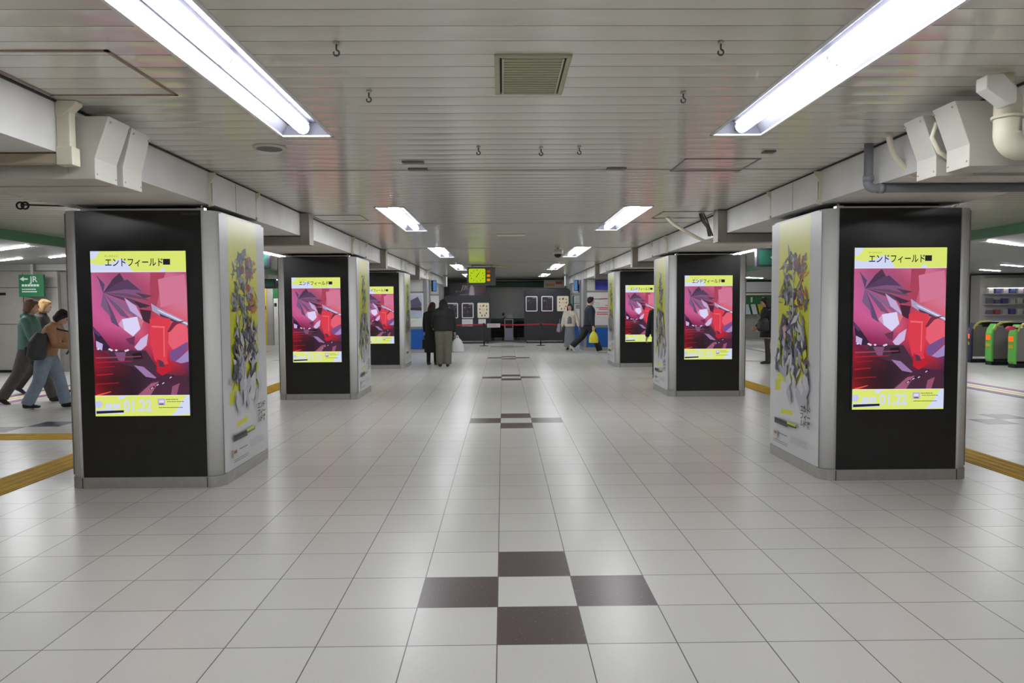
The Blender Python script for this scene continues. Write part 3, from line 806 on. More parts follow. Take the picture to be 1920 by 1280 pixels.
sp = empty('ceiling_speaker', (-1.63, 5.13, CEIL_Z)); tag(sp, 'round flat grey ceiling speaker beyond the left tube light', 'speaker')
MB().tube([(0, 0, 0), (0, 0, -.010), (0, 0, -.016)], [.115, .115, .100], 32).build('bezel', GREYBOX, sp)
MB().tube([(0, 0, -.016), (0, 0, -.018)], .088, 32).build('grille', mat('grille', rgb(120, 118, 112), .6, bump=.6, bscale=300), sp)
hk = [(642, 97, 'left of the near vent'), (700, 185, 'left of the vent, smaller'), (1350, 97, 'beside the near right tube light'), (1281, 188, 'right of the vent'),
      (901, 287, 'left of centre, beyond the vent'), (1017, 289, 'at the centre, beyond the vent'), (1088, 287, 'right of centre, beyond the vent')]
for (u, v, wh) in hk:
    Z = 1.12*1348/(573-(v-8)); X = (u-944)*Z/1348
    r = empty('ceiling_hook', (X, Z, CEIL_Z)); tag(r, 'small dark metal hook hanging from the ceiling '+wh, 'hook', 'small ceiling hooks')
    MB().tube([(0, 0, 0), (0, 0, -.012)], .014, 12).build('base', STEEL, r)
    q = MB(); q.tube([(0, 0, -.01), (0, 0, -.035)], .004, 8)
    q.tube([(.012*math.sin(a), 0, -.047+.012*math.cos(a)) for a in [i*math.pi/6 for i in range(11)]], .004, 8)
    q.build('eye', mat('hook_dark', rgb(70, 68, 64), .5), r)
pl = [(780, 307, .17), (789, 320, .16), (1157, 320, .16), (1441, 290, .09)]
pn = ['left of centre, nearer of two', 'left of centre, farther of two', 'right of centre', 'near the right tube light']
for (u, v, L), wh in zip(pl, pn):
    Z = 1.12*1348/(573-v); X = (u-944)*Z/1348
    r = MB().box(-L/2, L/2, -.035, .035, -.012, 0).build('ceiling_plate', mat('plate_brown', rgb(108, 102, 90), .5), bevel=.004)
    r.location = (X, Z, CEIL_Z); tag(r, 'small dull brown cover plate on the ceiling '+wh, 'cover plate', 'small ceiling cover plates')
for (u, v, L, wh) in [(960, 441, .22, 'pale, on the centre line'), (940, 500, .22, 'yellowish, just before the clock')]:
    Z = 1.12*1348/(573-v); X = (u-944)*Z/1348
    r = MB().box(-L, L, -.10, .10, -.02, 0).build('exit_fitting', mat('fit_'+wh[:4], rgb(214, 210, 196) if L and v < 450 else rgb(206, 180, 110), .5), bevel=.004)
    r.location = (X, Z, CEIL_Z); tag(r, 'flat ceiling fitting, '+wh, 'ceiling fitting')
# access hatches: thin frames
HATCH = mat('hatch_seam', rgb(140, 122, 108), .5)
def hatch(x0, x1, y0, y1, label, mt=HATCH, t=.010):
    root = empty('access_hatch', ((x0+x1)/2, (y0+y1)/2, CEIL_Z)); tag(root, label, 'access hatch')
    w, h = (x1-x0)/2, (y1-y0)/2; m = MB()
    for s in (-1, 1): m.box(s*w-t, s*w+t, -h-t, h+t, -.004, 0)
    for s in (-1, 1): m.box(-w-t, w+t, s*h-t, s*h+t, -.004, 0)
    m.build('frame', mt, root)
hatch(-2.37, -1.72, 3.22, 3.88, 'brown-edged access hatch in the ceiling near the left tube light')
SEAM = mat('thin_seam', rgb(110, 104, 98), .5)
hatch(1.42, 2.0, 5.6, 6.1, 'thin-edged access hatch in the ceiling before the nearest right pillar', SEAM, .006)
hatch(1.95, 2.6, 8.75, 9.4, 'thin-edged access hatch in the ceiling by the right beam before the second pillar', SEAM, .006)
hatch(-2.35, -1.75, 8.95, 9.5, 'thin-edged access hatch in the ceiling by the left beam before the second pillar', SEAM, .006)
for i, y in enumerate((6.02, 9.9, 14.2, 18.6)):
    tag(MB().box(LX+.01, RX-.01, y-.012, y+.012, CEIL_Z-.004, CEIL_Z).build('trim_%d' % (10+i), mat('ceiling_joint', rgb(158, 153, 144), .4)), kind='structure')
# dome camera
dc = empty('dome_camera', (1.06, 13.8, CEIL_Z)); tag(dc, 'white security camera with a black dome hanging from the ceiling', 'camera')
MB().tube([(0, 0, 0), (0, 0, -.02), (0, 0, -.03)], [.06, .06, .02], 16).build('mount', WHITE_PAINT, dc)
MB().tube([(0, 0, -.02), (0, 0, -.06), (0, 0, -.07), (0, 0, -.14), (0, 0, -.15)], [.02, .02, .09, .10, .085], 20).build('housing', WHITE_PAINT, dc)
MB().ball((0, 0, -.15), .075, .075, .075).build('dome', mat('dome_black', rgb(18, 18, 20), .08), dc)
# ------------------------------------------------------------------ hanging clock
ck = empty('hanging_clock', (-0.59, 20.0, 2.62)); tag(ck, 'hanging sign box with a lit yellow-green clock face', 'clock')
W2, z0, z1 = .395, -.555, -.065
b = MB(); b.box(-W2, W2, 0, .26, z0, z1); b.build('case', mat('clock_case', rgb(92, 94, 90), .4), ck, bevel=.008)
b = MB()
for x in (-.25, .25): b.tube([(x, .13, z1), (x, .13, 0)], .012, 8)
b.build('hanger', STEEL, ck)
b = MB(); fx, fz, fh = -.115, (z0+z1)/2+.01, .195
def rrect(cx, cz, hw, hh, r, n=5):
    out = []
    for sx, sz, a0 in ((1, 1, 0), (-1, 1, .5), (-1, -1, 1), (1, -1, 1.5)):
        for i in range(n+1):
            a = (a0+.5*i/n)*math.pi; out.append((cx+sx*(hw-r)+r*math.cos(a), cz+sz*(hh-r)+r*math.sin(a)))
    return out
b.prism(rrect(fx, fz, .23, .195, .03), 'y', -.008, 0); b.build('clock_face', emis('clock_green', rgb(180, 208, 36), 0.95), ck)
nm = MB()
for i in range(1, 13):
    me = text_mesh(str(i), .05, .001, 'CENTER'); a = math.radians(30*i)
    nm.add_mesh(me, Matrix.Translation((fx+.185*math.sin(a)*1.0, -.0085, fz+.155*math.cos(a)-.017)) @ Matrix.Rotation(math.pi/2, 4, 'X')); bpy.data.meshes.remove(me)
nm.build('numeral', INK, ck)
for nmn, L, w_, a in (('hour_hand', .085, .008, 33), ('minute_hand', .135, .005, 37)):
    a = math.radians(a); h = MB(); d = Vector((math.sin(a), 0, math.cos(a))); n_ = Vector((math.cos(a), 0, -math.sin(a)))
    c = Vector((fx, -.012, fz)); p = [c-d*.05-n_*w_, c-d*.05+n_*w_, c+d*L+n_*w_*.6, c+d*L-n_*w_*.6]
    h.poly(p); h.poly([q+Vector((0, .002, 0)) for q in p][::-1]); h.build(nmn, INK, ck)
for i, c in enumerate(((150, 80, 20), (230, 150, 20), (230, 160, 20))):
    MB().prism(rrect(.20, fz+.115-.115*i, .045, .035, .008), 'y', -.006, 0).build('indicator', emis('amber%d' % i, rgb(*c), .8), ck)
tag(MB().box(-.33, .33, 19.95, 20.3, CEIL_Z-.004, CEIL_Z).build('ceiling_plate', mat('clock_plate', rgb(60, 58, 56), .5)), 'dark mounting plate on the ceiling above the clock', 'cover plate').location = (-.59, 0, 0)
# ------------------------------------------------------------------ tactile paving and coloured floor bands
def tactile(x0, x1, y0, y1, along, label):
    root = empty('tactile_paving', ((x0+x1)/2, (y0+y1)/2, 0)); tag(root, label, 'tactile paving')
    w, d = (x1-x0)/2, (y1-y0)/2
    MB().box(-w, w, -d, d, 0.0, .004).build('paving_strip', YELLOW, root)
    m = MB(); n = 4
    for i in range(n):
        if along == 'y': c = -w+(i+.5)*2*w/n; m.prism([(c-.022, .003), (c+.022, .003), (c+.014, .009), (c-.014, .009)], 'y', -d, d)
        else: c = -d+(i+.5)*2*d/n; m.prism([(c-.022, .003), (c+.022, .003), (c+.014, .009), (c-.014, .009)], 'x', -w, w)
    o = m.build('raised_bars', YELLOW, root); o['kind'] = 'stuff'
xl, xr = TX0-11*T, TX0+11*T
tactile(xl, xl+T, -3, 30, 'y', 'yellow ribbed guiding strip running along the left side aisle')
tactile(xr, xr+T, -3, 30, 'y', 'yellow ribbed guiding strip running along the right side aisle')
tactile(-16, xl-.01, 8.2, 8.6, 'x', 'brownish yellow ribbed guiding strip running crosswise to the left')
def bands(xa, xb, y0, y1, name, label):
    root = empty('floor_guide_line', ((xa+xb)/2, (y0+y1)/2, 0)); tag(root, label, 'floor marking')
    cols = [(60, 74, 140), (150, 96, 60), (232, 230, 220), (214, 178, 50), (232, 230, 220), (90, 130, 190), (180, 40, 60)]
    w = (xb-xa)/len(cols)
    for i, c in enumerate(cols):
        x = xa+i*w-(xa+xb)/2; MB().box(x, x+w, -(y1-y0)/2, (y1-y0)/2, 0, .003).build('stripe', mat('line_%d_%d_%d' % c, rgb(*c), .4), root)
bands(-8.45, -7.80, 3, 24, 'l', 'band of blue, red and yellow guide stripes on the left hall floor')
bands(8.10, 8.80, 3, 24, 'r', 'band of blue, red and yellow guide stripes on the right hall floor')
pts = [(5.2, 20.0), (6.4, 18.6), (8.0, 17.6), (10.2, 17.0)]
r_ = empty('floor_guide_line', (5.2, 20.0, 0)); tag(r_, 'thin red and green guide lines curving over the floor towards the ticket gates', 'floor marking')
for k, c in enumerate(((190, 60, 70), (120, 170, 80))):
    m = MB()
    for i in range(len(pts)-1):
        a, b = Vector(pts[i]+(0,)), Vector(pts[i+1]+(0,)); o = Vector((5.2, 20.0, 0)); n_ = Vector((-(b-a).y, (b-a).x, 0)).normalized()
        a = a-o+n_*k*.25; b = b-o+n_*k*.25
        m.poly([a+n_*.05+Vector((0, 0, .003)), a-n_*.05+Vector((0, 0, .003)), b-n_*.05+Vector((0, 0, .003)), b+n_*.05+Vector((0, 0, .003))])
    m.build('stripe', mat('gl%d' % k, rgb(*c), .4), r_)

# ------------------------------------------------------------------ blue-based information pillars (fourth and fifth pair)
BLUE = mat('blue_base', rgb(28, 92, 176), .35)
POSTM = mat('grey_post', rgb(150, 150, 152), .35, metal=.4)
SLAT = mat('white_slat', rgb(206, 206, 202), .4)
def info_pillar(x0, x1, y, D, label, art, inner):
    """inner = +1 when the corridor lies to the right"""
    root = empty('information_pillar', (x0, y, 0)); tag(root, label, 'pillar', 'blue-based information pillars')
    W = x1-x0
    c = MB(); c.box(.04, W-.04, .04, D-.04, 0, HB); c.build('core', SLAT, root)
    MB().box(.0, W, .0, D, 0, .11).build('kick_plate', STEEL, root)
    for px in (0, W-.10): MB().box(px, px+.10, -.005, .10, .11, HB-.002).build('corner_post', POSTM, root)
    for px in (0, W-.10): MB().box(px, px+.10, D-.10, D, .11, HB-.002).build('corner_post', POSTM, root)
    MB().box(.11, W-.11, .012, .05, .115, .75).build('blue_panel', BLUE, root)
    ex = (W-.045, W-.012) if inner > 0 else (.012, .045)
    MB().box(ex[0], ex[1], .11, D-.11, .115, .75).build('blue_panel', BLUE, root)
    MB().box(.10, W-.10, .0, .05, .755, .83).build('rail', POSTM, root)
    MB().box(.10, W-.10, .0, .05, 1.90, 1.95).build('rail', POSTM, root)
    b = MB()
    for i in range(5): b.box(.11, W-.11, .02, .05, 1.96+i*.074, 2.028+i*.074)
    b.build('slatted_cover', SLAT, root)
    dx = (W-.98, W-.42) if inner > 0 else (.38, .95)
    if inner > 0: dx = (W-1.0, W-.56)
    MB().box(dx[0], dx[1], -.03, .03, 1.985, 2.30).build('display', BLACK, root)
    a = Art(dx[1]-dx[0]-.03, .285); a.grad(0, 0, 1, 1, [[(24, 26, 66)]*2, [(26, 28, 80)]*2, [(36, 42, 140)]*2])
    rn = random.Random(int(x0*10))
    for k in range(5): a.rect(.08, .12+.16*k, .08+rn.uniform(.3, .8), .15+.16*k, (50, 54, 120))
    a.build('display_picture', ART_E, root, (dx[0]+.015, -.032, 1.9975))
    p0, p1 = .12, W-.12; pw, ph = p1-p0, 1.06
    MB().box(p0-.01, p1+.01, .0, .03, .835, 1.895).build('poster_frame', ALU, root)
    a = Art(pw-.06, ph-.06)
    if art == 'picture':
        a.grad(0, 0, 1, .78, [[(196, 204, 224)]*2, [(150, 160, 196), (170, 176, 204)], [(190, 200, 216)]*2])
        a.poly([(.60, .20), (.85, .08), (.98, .3), (.95, .48), (.62, .46)], (96, 88, 116)); a.poly([(.5, .44), (.98, .42), (.98, .52), (.5, .5)], (70, 66, 60))
        a.poly([(.20, .42), (.38, .28), (.56, .45), (.60, .62), (.50, .72), (.22, .72)], (120, 118, 122)); a.poly([(.30, .34), (.42, .30), (.46, .55), (.40, .58)], (222, 220, 216))
        a.poly([(.34, .16), (.43, .13), (.47, .20), (.44, .28), (.37, .29)], (196, 160, 140)); a.poly([(.31, .19), (.33, .10), (.42, .08), (.48, .13), (.46, .17), (.38, .15), (.36, .21)], (52, 44, 44))
        a.rect(0, .76, 1, 1, (224, 224, 222)); a.rect(.3, .74, .9, .765, (150, 190, 130))
        for k in range(3): a.rect(.1, .83+.04*k, .85-.1*k, .84+.04*k, (190, 190, 190))
    elif art == 'green':
        a.rect(0, 0, 1, 1, (30, 110, 80)); a.rect(.06, .02, .94, .98, (224, 228, 226)); a.rect(0, .30, 1, .325, (30, 110, 80))
        for k in range(6): a.rect(.12, .07+.04*k, .3+rn.uniform(.2, .55), .085+.04*k, (130, 140, 140))
        for k in range(7): a.rect(.45, .40+.07*k, .6+rn.uniform(.1, .3), .415+.07*k, (110, 120, 122))
        a.rect(.14, .36, .34, .52, (150, 150, 156)); a.rect(.50, .55, .9, .565, (30, 110, 80))
    else:
        a.rect(0, 0, 1, 1, (222, 220, 220)); a.poly([(.12, .12), (.20, .10), (.18, .15)], (60, 70, 100))
        a.rect(.20, .17, .42, .195, (90, 100, 110)); a.poly([(.40, .165), (.72, .155), (.70, .19), (.40, .2)], (190, 70, 90))
        a.rect(.60, .38, .72, .40, (200, 60, 80))
        for k, (u0, v) in enumerate(((.30, .45), (.38, .50), (.30, .60), (.30, .66))): a.rect(u0, v, .86, v+.028, (206, 70, 92))
        a.rect(.15, .78, .86, .785, (200, 120, 130))
        for k in range(4): a.rect(.12, .30+.05*k, .42, .31+.05*k, (170, 170, 176))
    a.build('poster', ART_P, root, (p0+.03, -.003, .865))
    # inner side: narrow poster
    return root
info_pillar(-3.62, -2.41, 22.9, 1.2, 'blue-based pillar with a picture poster, nearer one on the left', 'picture', 1)
info_pillar(2.63, 3.85, 23.4, 1.2, 'blue-based pillar behind the man with the yellow bag', 'red', -1)
info_pillar(-3.62, -2.41, 28.5, 1.2, 'blue-based pillar farther back on the left, hidden behind the couple', 'red', 1)
info_pillar(2.63, 3.85, 28.6, 1.2, 'blue-based pillar with a green-edged notice, behind the woman in beige', 'green', -1)
def blue_sign(x, y, label):
    r = empty('projecting_sign', (x, y, 2.0)); tag(r, label, 'sign')
    xx = sorted((.05 if x < 0 else -.05, -.11 if x < 0 else .09)); MB().box(xx[0], xx[1], -.12, .12, -.02, .36).build('case', BLACK, r)
    a = MB(); a.box(-.045, .045, -.124, -.12, 0, .34); a.box(.05 if x < 0 else -.054, .054 if x < 0 else -.05, -.10, .10, 0, .34); a.build('lit_face', emis('sky_blue', rgb(90, 140, 200), .7), r)
blue_sign(-2.30, 24.5, 'narrow light blue sign on the inner side of the left blue-based pillar')
blue_sign(2.54, 25.0, 'narrow light blue sign on the inner side of the right blue-based pillar')
for sx_, lab in ((-2.15, 'left'), (2.40, 'right')):
    r = empty('lit_box_sign', (sx_, 27.0, 2.62)); tag(r, 'small white lit box sign under the ceiling at the far %s' % lab, 'sign', 'white lit box signs')
    MB().box(-.06, .06, -.25, .25, -.42, -.02).build('case', POSTM, r)
    MB().box(-.065, .065, -.22, .22, -.39, -.05).build('lit_face', emis('white_sign', rgb(214, 230, 226), .8), r)

# ------------------------------------------------------------------ far end: shutter, fascia, counter
tag(MB().box(-3.6, 3.9, 31.6, 31.8, 0, 2.75).build('wall_far', mat('far_wall', rgb(120, 120, 116), .6, noise=.08)), kind='structure')
sh = empty('roller_shutter', (.42, 31.5, 0)); tag(sh, 'wide grey closed roller shutter at the far end', 'shutter')
m = MB()
for i in range(16): m.box(-1.6, 1.6, -.01-.004*(i % 2), .05, .96+i*.083, .96+i*.083+.079)
m.build('slats', SHUTTER, sh)
MB().box(-1.66, 1.9, -.12, .05, 2.30, 2.50).build('header', DGREEN, sh)
MB().box(-1.66, 1.9, -.20, .05, 2.515, 2.60).build('header_cap', BLACK, sh)
MB().box(-1.66, 1.66, -.16, .05, .925, .955).build('sill', STEEL, sh)
tb = MB().tube([(-1.3, 31.2, 2.56), (1.9, 31.2, 2.56)], .022, 10).build('ceiling_pipe', GREYBOX); tag(tb, 'thin grey pipe running across the ceiling before the green fascia', 'pipe')
ct = empty('service_counter', (.42, 31.2, 0)); tag(ct, 'dark green counter below the closed shutter', 'counter')
MB().box(-1.62, 1.62, -.35, .12, .76, .92).build('counter_top', DGREEN, ct, bevel=.01)
MB().box(-1.62, 1.62, -.05, .12, .0, .76).build('counter_front', DARK, ct)
MB().box(-1.62, 1.62, -.10, .0, .0, .10).build('kick_plate', POSTM, ct)
bn = empty('waste_bin', (.25, 30.35, 0)); tag(bn, 'tall bin with a pale lavender lower door before the counter', 'bin')
MB().box(-.19, .19, -.18, .18, .02, .92).build('body', STEEL, bn, bevel=.01)
MB().box(-.17, .17, -.20, -.17, .05, .50).build('lower_door', mat('lavender', rgb(176, 180, 204), .4), bn)
MB().box(-.15, .15, -.20, -.17, .54, .88).build('opening', BLACK, bn)
MB().box(-.19, .19, -.2, .18, .92, .935).build('lid', BLACK, bn, bevel=.004)
r = MB().box(-.12, .12, -.12, .12, .937, 1.12).build('white_box', mat('box_white', rgb(170, 172, 170), .5), bevel=.01); r.location = (.30, 30.35, 0); tag(r, 'small pale box standing on the bin at the far counter', 'box')
pb = empty('potted_plant', (.02, 30.9, .92)); tag(pb, 'dull green plant pot standing on the dark counter left of the bin', 'plant')
MB().tube([(0, 0, 0), (0, 0, .02), (0, 0, .12)], [.06, .07, .09], 14).build('pot', POSTM, pb)
m = MB(); rn = random.Random(5)
for i in range(16):
    a, l = rn.uniform(0, 6.28), rn.uniform(.08, .16); t = Vector((math.cos(a)*l*.7, math.sin(a)*l*.7, .12+l))
    n_ = Vector((-math.sin(a), math.cos(a), 0))*.02; c0 = Vector((0, 0, .1)); mid = (c0+t)*.5+Vector((0, 0, .02))
    m.poly([c0, mid+n_, t, mid-n_])
o = m.build('foliage', mat('leaf_dull', rgb(84, 96, 80), .6), pb)
def chair(x, y, rz, label):
    r = empty('folding_chair', (x, y, 0), rz); tag(r, label, 'chair', 'dark chairs before the counter')
    MB().box(-.2, .2, -.2, .2, .43, .46).build('seat', BLACK, r, bevel=.01)
    MB().box(-.19, .19, .18, .20, .58, .82).build('backrest', BLACK, r, bevel=.008)
    for sx in (-1, 1):
        MB().tube([(sx*.19, -.18, 0), (sx*.19, -.15, .43)], .011, 8).build('leg', BLACK, r)
        MB().tube([(sx*.19, .22, 0), (sx*.19, .17, .45), (sx*.19, .19, .80)], .011, 8).build('leg', BLACK, r)
chair(-.64, 30.5, .05, 'dark folding chair beside the left display board'); chair(-.20, 30.55, -.08, 'dark folding chair next to the bin'); chair(.80, 30.6, .3, 'dark folding chair right of the bin')
# green lit things seen above the right board
r = empty('menu_board', (2.2, 30.4, 2.2)); tag(r, 'small orange and white lit board above the right display board', 'sign')
MB().box(-.45, .45, 0, .05, .02, .36).build('panel', SLAT, r); a = Art(.8, .28); a.rect(0, 0, 1, 1, (214, 200, 190)); a.rect(.0, .5, .5, .9, (206, 150, 60)); a.rect(.55, .2, .9, .6, (190, 80, 60)); a.build('picture', ART_P, r, (-.4, -.002, .06))

# ------------------------------------------------------------------ black display boards on castors
BOARD = mat('board_black', rgb(42, 43, 48), .45, noise=.06)
def board(x0, x1, y, z1, label, notices, seeds):
    root = empty('display_board', ((x0+x1)/2, y, 0)); tag(root, label, 'display board', 'black display boards')
    w = (x1-x0)/2; R = .13
    pts = [(-w, .10), (w, .10)]+[(w-R+R*math.cos(a), z1-R+R*math.sin(a)) for a in [i*math.pi/12 for i in range(7)]]+[(-w+R+R*math.cos(a), z1-R+R*math.sin(a)) for a in [math.pi/2+i*math.pi/12 for i in range(7)]]
    MB().prism(pts, 'y', 0, .09).build('panel', BOARD, root)
    MB().box(-w+.02, w-.02, -.02, .45, .06, .12).build('base', BLACK, root)
    MB().box(-w+.10, w-.30, -.026, -.02, .075, .10).build('base_strip', STEEL, root)
    for cx in (-w+.12, w-.12):
        for cy in (.03, .40): MB().tube([(cx-.015, cy, .032), (cx+.015, cy, .032)], .032, 14).build('castor', BLACK, root)
    for cx in (-w+.15, w-.15): MB().box(cx-.02, cx+.02, .09, .40, .12, .15).build('brace', BLACK, root)
    pw, ph = .46, .60; top = z1-.30
    for i in range(3):
        cx = -w+.04+.25+i*.60-(.0 if notices else .0)
        cx = -w*.675+i*w*.675
        f = MB(); f.prism(rrect(cx, top-ph/2, pw/2, ph/2, .045), 'y', -.022, 0)
        fr = f.build('poster_frame', ALU if i < 2 else mat('beige_card', rgb(214, 206, 180), .4), root)
        a = Art(pw-.07, ph-.07); rn = random.Random(seeds+i)
        if i < 2:
            a.rect(0, 0, 1, 1, (48, 44, 50))
            for k in range(26): 
                u, v = rn.uniform(.05, .85), rn.uniform(.08, .9); c = rn.choice([(70, 60, 66), (90, 40, 58), (60, 60, 70), (104, 100, 104), (84, 66, 96), (36, 34, 40)])
                l = rn.uniform(.05, .2); a.poly([(u, v), (u+l*.7, v-.02), (u+l, v+.03), (u+l*.3, v+.06)], c)
            a.rect(.6, .04, .95, .09, (150, 150, 156)); a.poly([(.12, .28), (.22, .20), (.28, .27), (.18, .36)], (150, 110, 160) if i else (120, 116, 124))
        else:
            a.rect(0, 0, 1, 1, (226, 218, 190))
            for k, (u, v) in enumerate(((.14, .12), (.5, .08), (.78, .14), (.1, .36), (.8, .38), (.12, .62), (.74, .66), (.3, .84), (.6, .82), (.42, .12))):
                c = rn.choice([(120, 60, 66), (70, 66, 76), (190, 120, 90), (150, 40, 56)])
                a.poly([(u, v+.02), (u+.06, v-.04), (u+.12, v+.03), (u+.1, v+.12), (u+.02, v+.1)], c)
            a.rect(.3, .40, .7, .43, (210, 170, 150)); a.rect(.34, .5, .66, .52, (206, 160, 150))
        a.build('poster', ART_P, fr, (cx-(pw-.07)/2, -.0235, top-ph+.035))
    if notices:
        for cx, ww, hh in ((-.02, .42, .27), (w*.62, .29, .20)):
            o = MB().box(cx-ww/2, cx+ww/2, -.006, 0, top-ph-.04-hh, top-ph-.04).build('notice_sheet', mat('paper', rgb(222, 222, 222), .6), root)
            m = MB()
            for k in range(6): m.box(cx-ww*.4, cx+ww*.38-.02*(k % 3), -.0075, -.006, top-ph-.085-k*hh/7.5, top-ph-.08-k*hh/7.5)
            m.build('text_lines', mat('text_grey', rgb(130, 130, 134), .6), o)
board(-2.28, -.47, 28.3, 1.90, 'black display board with white notices under its posters, left of the shutter', True, 11)
board(.84, 2.66, 28.3, 2.15, 'taller black display board with three posters, right of the shutter', False, 31)

# dark banner above the left board
bnr = empty('wall_banner', (-1.4, 29.6, 1.75)); tag(bnr, 'dark printed banner with pale brush writing above the left display board', 'banner')
MB().box(-.80, .72, 0, .04, 0, .68).build('panel', BLACK, bnr)
a = Art(1.5, .66); a.grad(0, 0, 1, 1, [[(40, 36, 36), (46, 42, 44), (70, 40, 48), (84, 26, 40)], [(54, 50, 46), (60, 56, 58), (120, 96, 106), (84, 30, 40)], [(40, 38, 34), (70, 66, 68), (110, 90, 100), (60, 24, 30)]])
rn = random.Random(8)
for k in range(16):
    u, v = rn.uniform(0, .28), rn.uniform(.5, .95); a.poly([(u, v), (u+.05, v-.08), (u+.09, v-.02), (u+.04, v+.08)], rn.choice([(96, 92, 84), (52, 50, 44), (120, 116, 104)]))
a.poly([(.56, .30), (.62, .10), (.68, .30), (.70, 1), (.52, 1)], (206, 190, 206)); a.poly([(.58, .2), (.62, .1), (.66, .3), (.66, 1), (.57, 1)], (232, 222, 232))
for pts in ([(.33, .18), (.40, .14), (.405, .17), (.36, .34), (.34, .34), (.38, .18)], [(.33, .46), (.36, .30), (.375, .30), (.35, .47)], [(.36, .36), (.42, .42), (.41, .45)], [(.43, .16), (.46, .14), (.43, .40), (.41, .42)],
            [(.47, .15), (.51, .18), (.47, .28), (.51, .36), (.46, .42), (.455, .39), (.49, .35), (.455, .28), (.49, .19)], [(.30, .72), (.52, .68), (.52, .70), (.30, .745)], [(.31, .80), (.46, .775), (.46, .79), (.31, .815)]):
    a.poly(pts, (206, 206, 204))
a.build('print', ART_P, bnr, (-.79, -.001, .01))

# ------------------------------------------------------------------ stanchions with red belts
RED = mat('belt_red', rgb(190, 30, 48), .6)
sts = [(-2.55, 26.7), (-.70, 26.6), (1.40, 26.6), (3.0, 26.9)]
for i, (x, y) in enumerate(sts):
    wh = ['leftmost, hidden behind the couple', 'before the left display board', 'before the right display board', 'rightmost, behind the walking man'][i]
    r = empty('belt_barrier', (x, y, 0)); tag(r, 'black barrier post with red belt, '+wh, 'barrier', 'black belt barriers at the far end')
    MB().tube([(0, 0, 0), (0, 0, .012), (0, 0, .03)], [.17, .165, .03], 24).build('base', BLACK, r)
    MB().tube([(0, 0, .02), (0, 0, .84)], .022, 14).build('post', BLACK, r)
    MB().tube([(0, 0, .76), (0, 0, .84), (0, 0, .845)], [.034, .034, .026], 14).build('belt_head', BLACK, r)
    if i < 3:
        nx, ny = sts[i+1][0]-x, sts[i+1][1]-y; m = MB(); n = 12; pr = []
        for k in range(n+1):
            t = k/n; z = .80-.045*4*t*(1-t)*.6; pr.append((nx*t, ny*t, z))
        d = Vector((nx, ny, 0)).normalized(); nn = Vector((-d.y, d.x, 0))*.0015
        pr[0] = tuple(d*.034+Vector((0, 0, .80))); pr[-1] = tuple(Vector((nx, ny, .80))-d*.036)
        for k in range(n):
            a, b = Vector(pr[k]), Vector(pr[k+1]); up = Vector((0, 0, .025))
            for s in (1, -1):
                q = [a-up+nn*s*-1, b-up+nn*s*-1, b+up+nn*s*-1, a+up+nn*s*-1]; m.poly(q if s > 0 else q[::-1])
        m.build('belt', RED, r)
r = empty('belt_sign', (-.34, 26.56, .70)); tag(r, 'white notice card hung on the red belt beside the barrier post', 'notice')
MB().box(-.24, .24, -.004, .004, -.02, .13).build('card', mat('card_white', rgb(226, 220, 222), .5), r)
m = MB()
for k in range(3): m.box(-.19, .17-.05*k, -.0055, -.004, .02+.035*k, .03+.035*k)
m.build('text_lines', mat('card_text', rgb(190, 150, 156), .5), r)

# ------------------------------------------------------------------ hanging direction signs
def hang_sign(x0, x1, y, z0, z1, label, txts, face=DGREEN, top=CEIL_Z):
    r = empty('direction_sign', ((x0+x1)/2, y, z0)); tag(r, label, 'sign'); w = (x1-x0)/2; h = z1-z0
    MB().box(-w, w, 0, .12, 0, h).build('case', mat('sign_frame', rgb(58, 54, 70), .4), r, bevel=.006)
    MB().box(-w+.05, w-.05, -.006, 0, .04, h-.04).build('sign_face', mat('sign_green', rgb(40, 100, 82), .35), r)
    for sx in (-w*.6, w*.6): MB().tube([(sx, .06, h), (sx, .06, top-z0)], .012, 8).build('hanger', STEEL, r)
    m = MB()
    for kind, u, v, s in txts:
        if kind == 'diamond': 
            for q in ([(u, v+s), (u-s, v), (u-s*.72, v), (u, v+s*.72)], [(u, v+s), (u, v+s*.72), (u+s*.72, v), (u+s, v)], [(u-s, v), (u, v-s), (u, v-s*.72), (u-s*.72, v)], [(u, v-s), (u+s, v), (u+s*.72, v), (u, v-s*.72)],
                      [(u-s*.5, v), (u-s*.1, v+s*.4), (u-s*.1, v+s*.12), (u+s*.5, v+s*.12), (u+s*.5, v-s*.12), (u-s*.1, v-s*.12), (u-s*.1, v-s*.4)]):
                m.poly([(a, -.0075, b) for a, b in q][::-1])
        else:
            me = text_mesh(kind, s, .001); m.add_mesh(me, Matrix.Translation((u, -.0075, v)) @ Matrix.Rotation(math.pi/2, 4, 'X')); bpy.data.meshes.remove(me)
    if m.v: m.build('lettering', WHITEINK, r)
hang_sign(-6.2, -4.50, 14.0, 2.24, 2.58, 'dark green hanging sign over the left aisle, seen beside the first pillar', [])
hang_sign(4.95, 6.4, 14.0, 2.22, 2.58, 'dark green hanging sign with a white diamond arrow over the right aisle', [('diamond', -.34, .18, .12)])
hang_sign(-8.2, -6.9, 22.0, 2.08, 2.34, 'green hanging sign farther down the left hall', [], top=2.5)
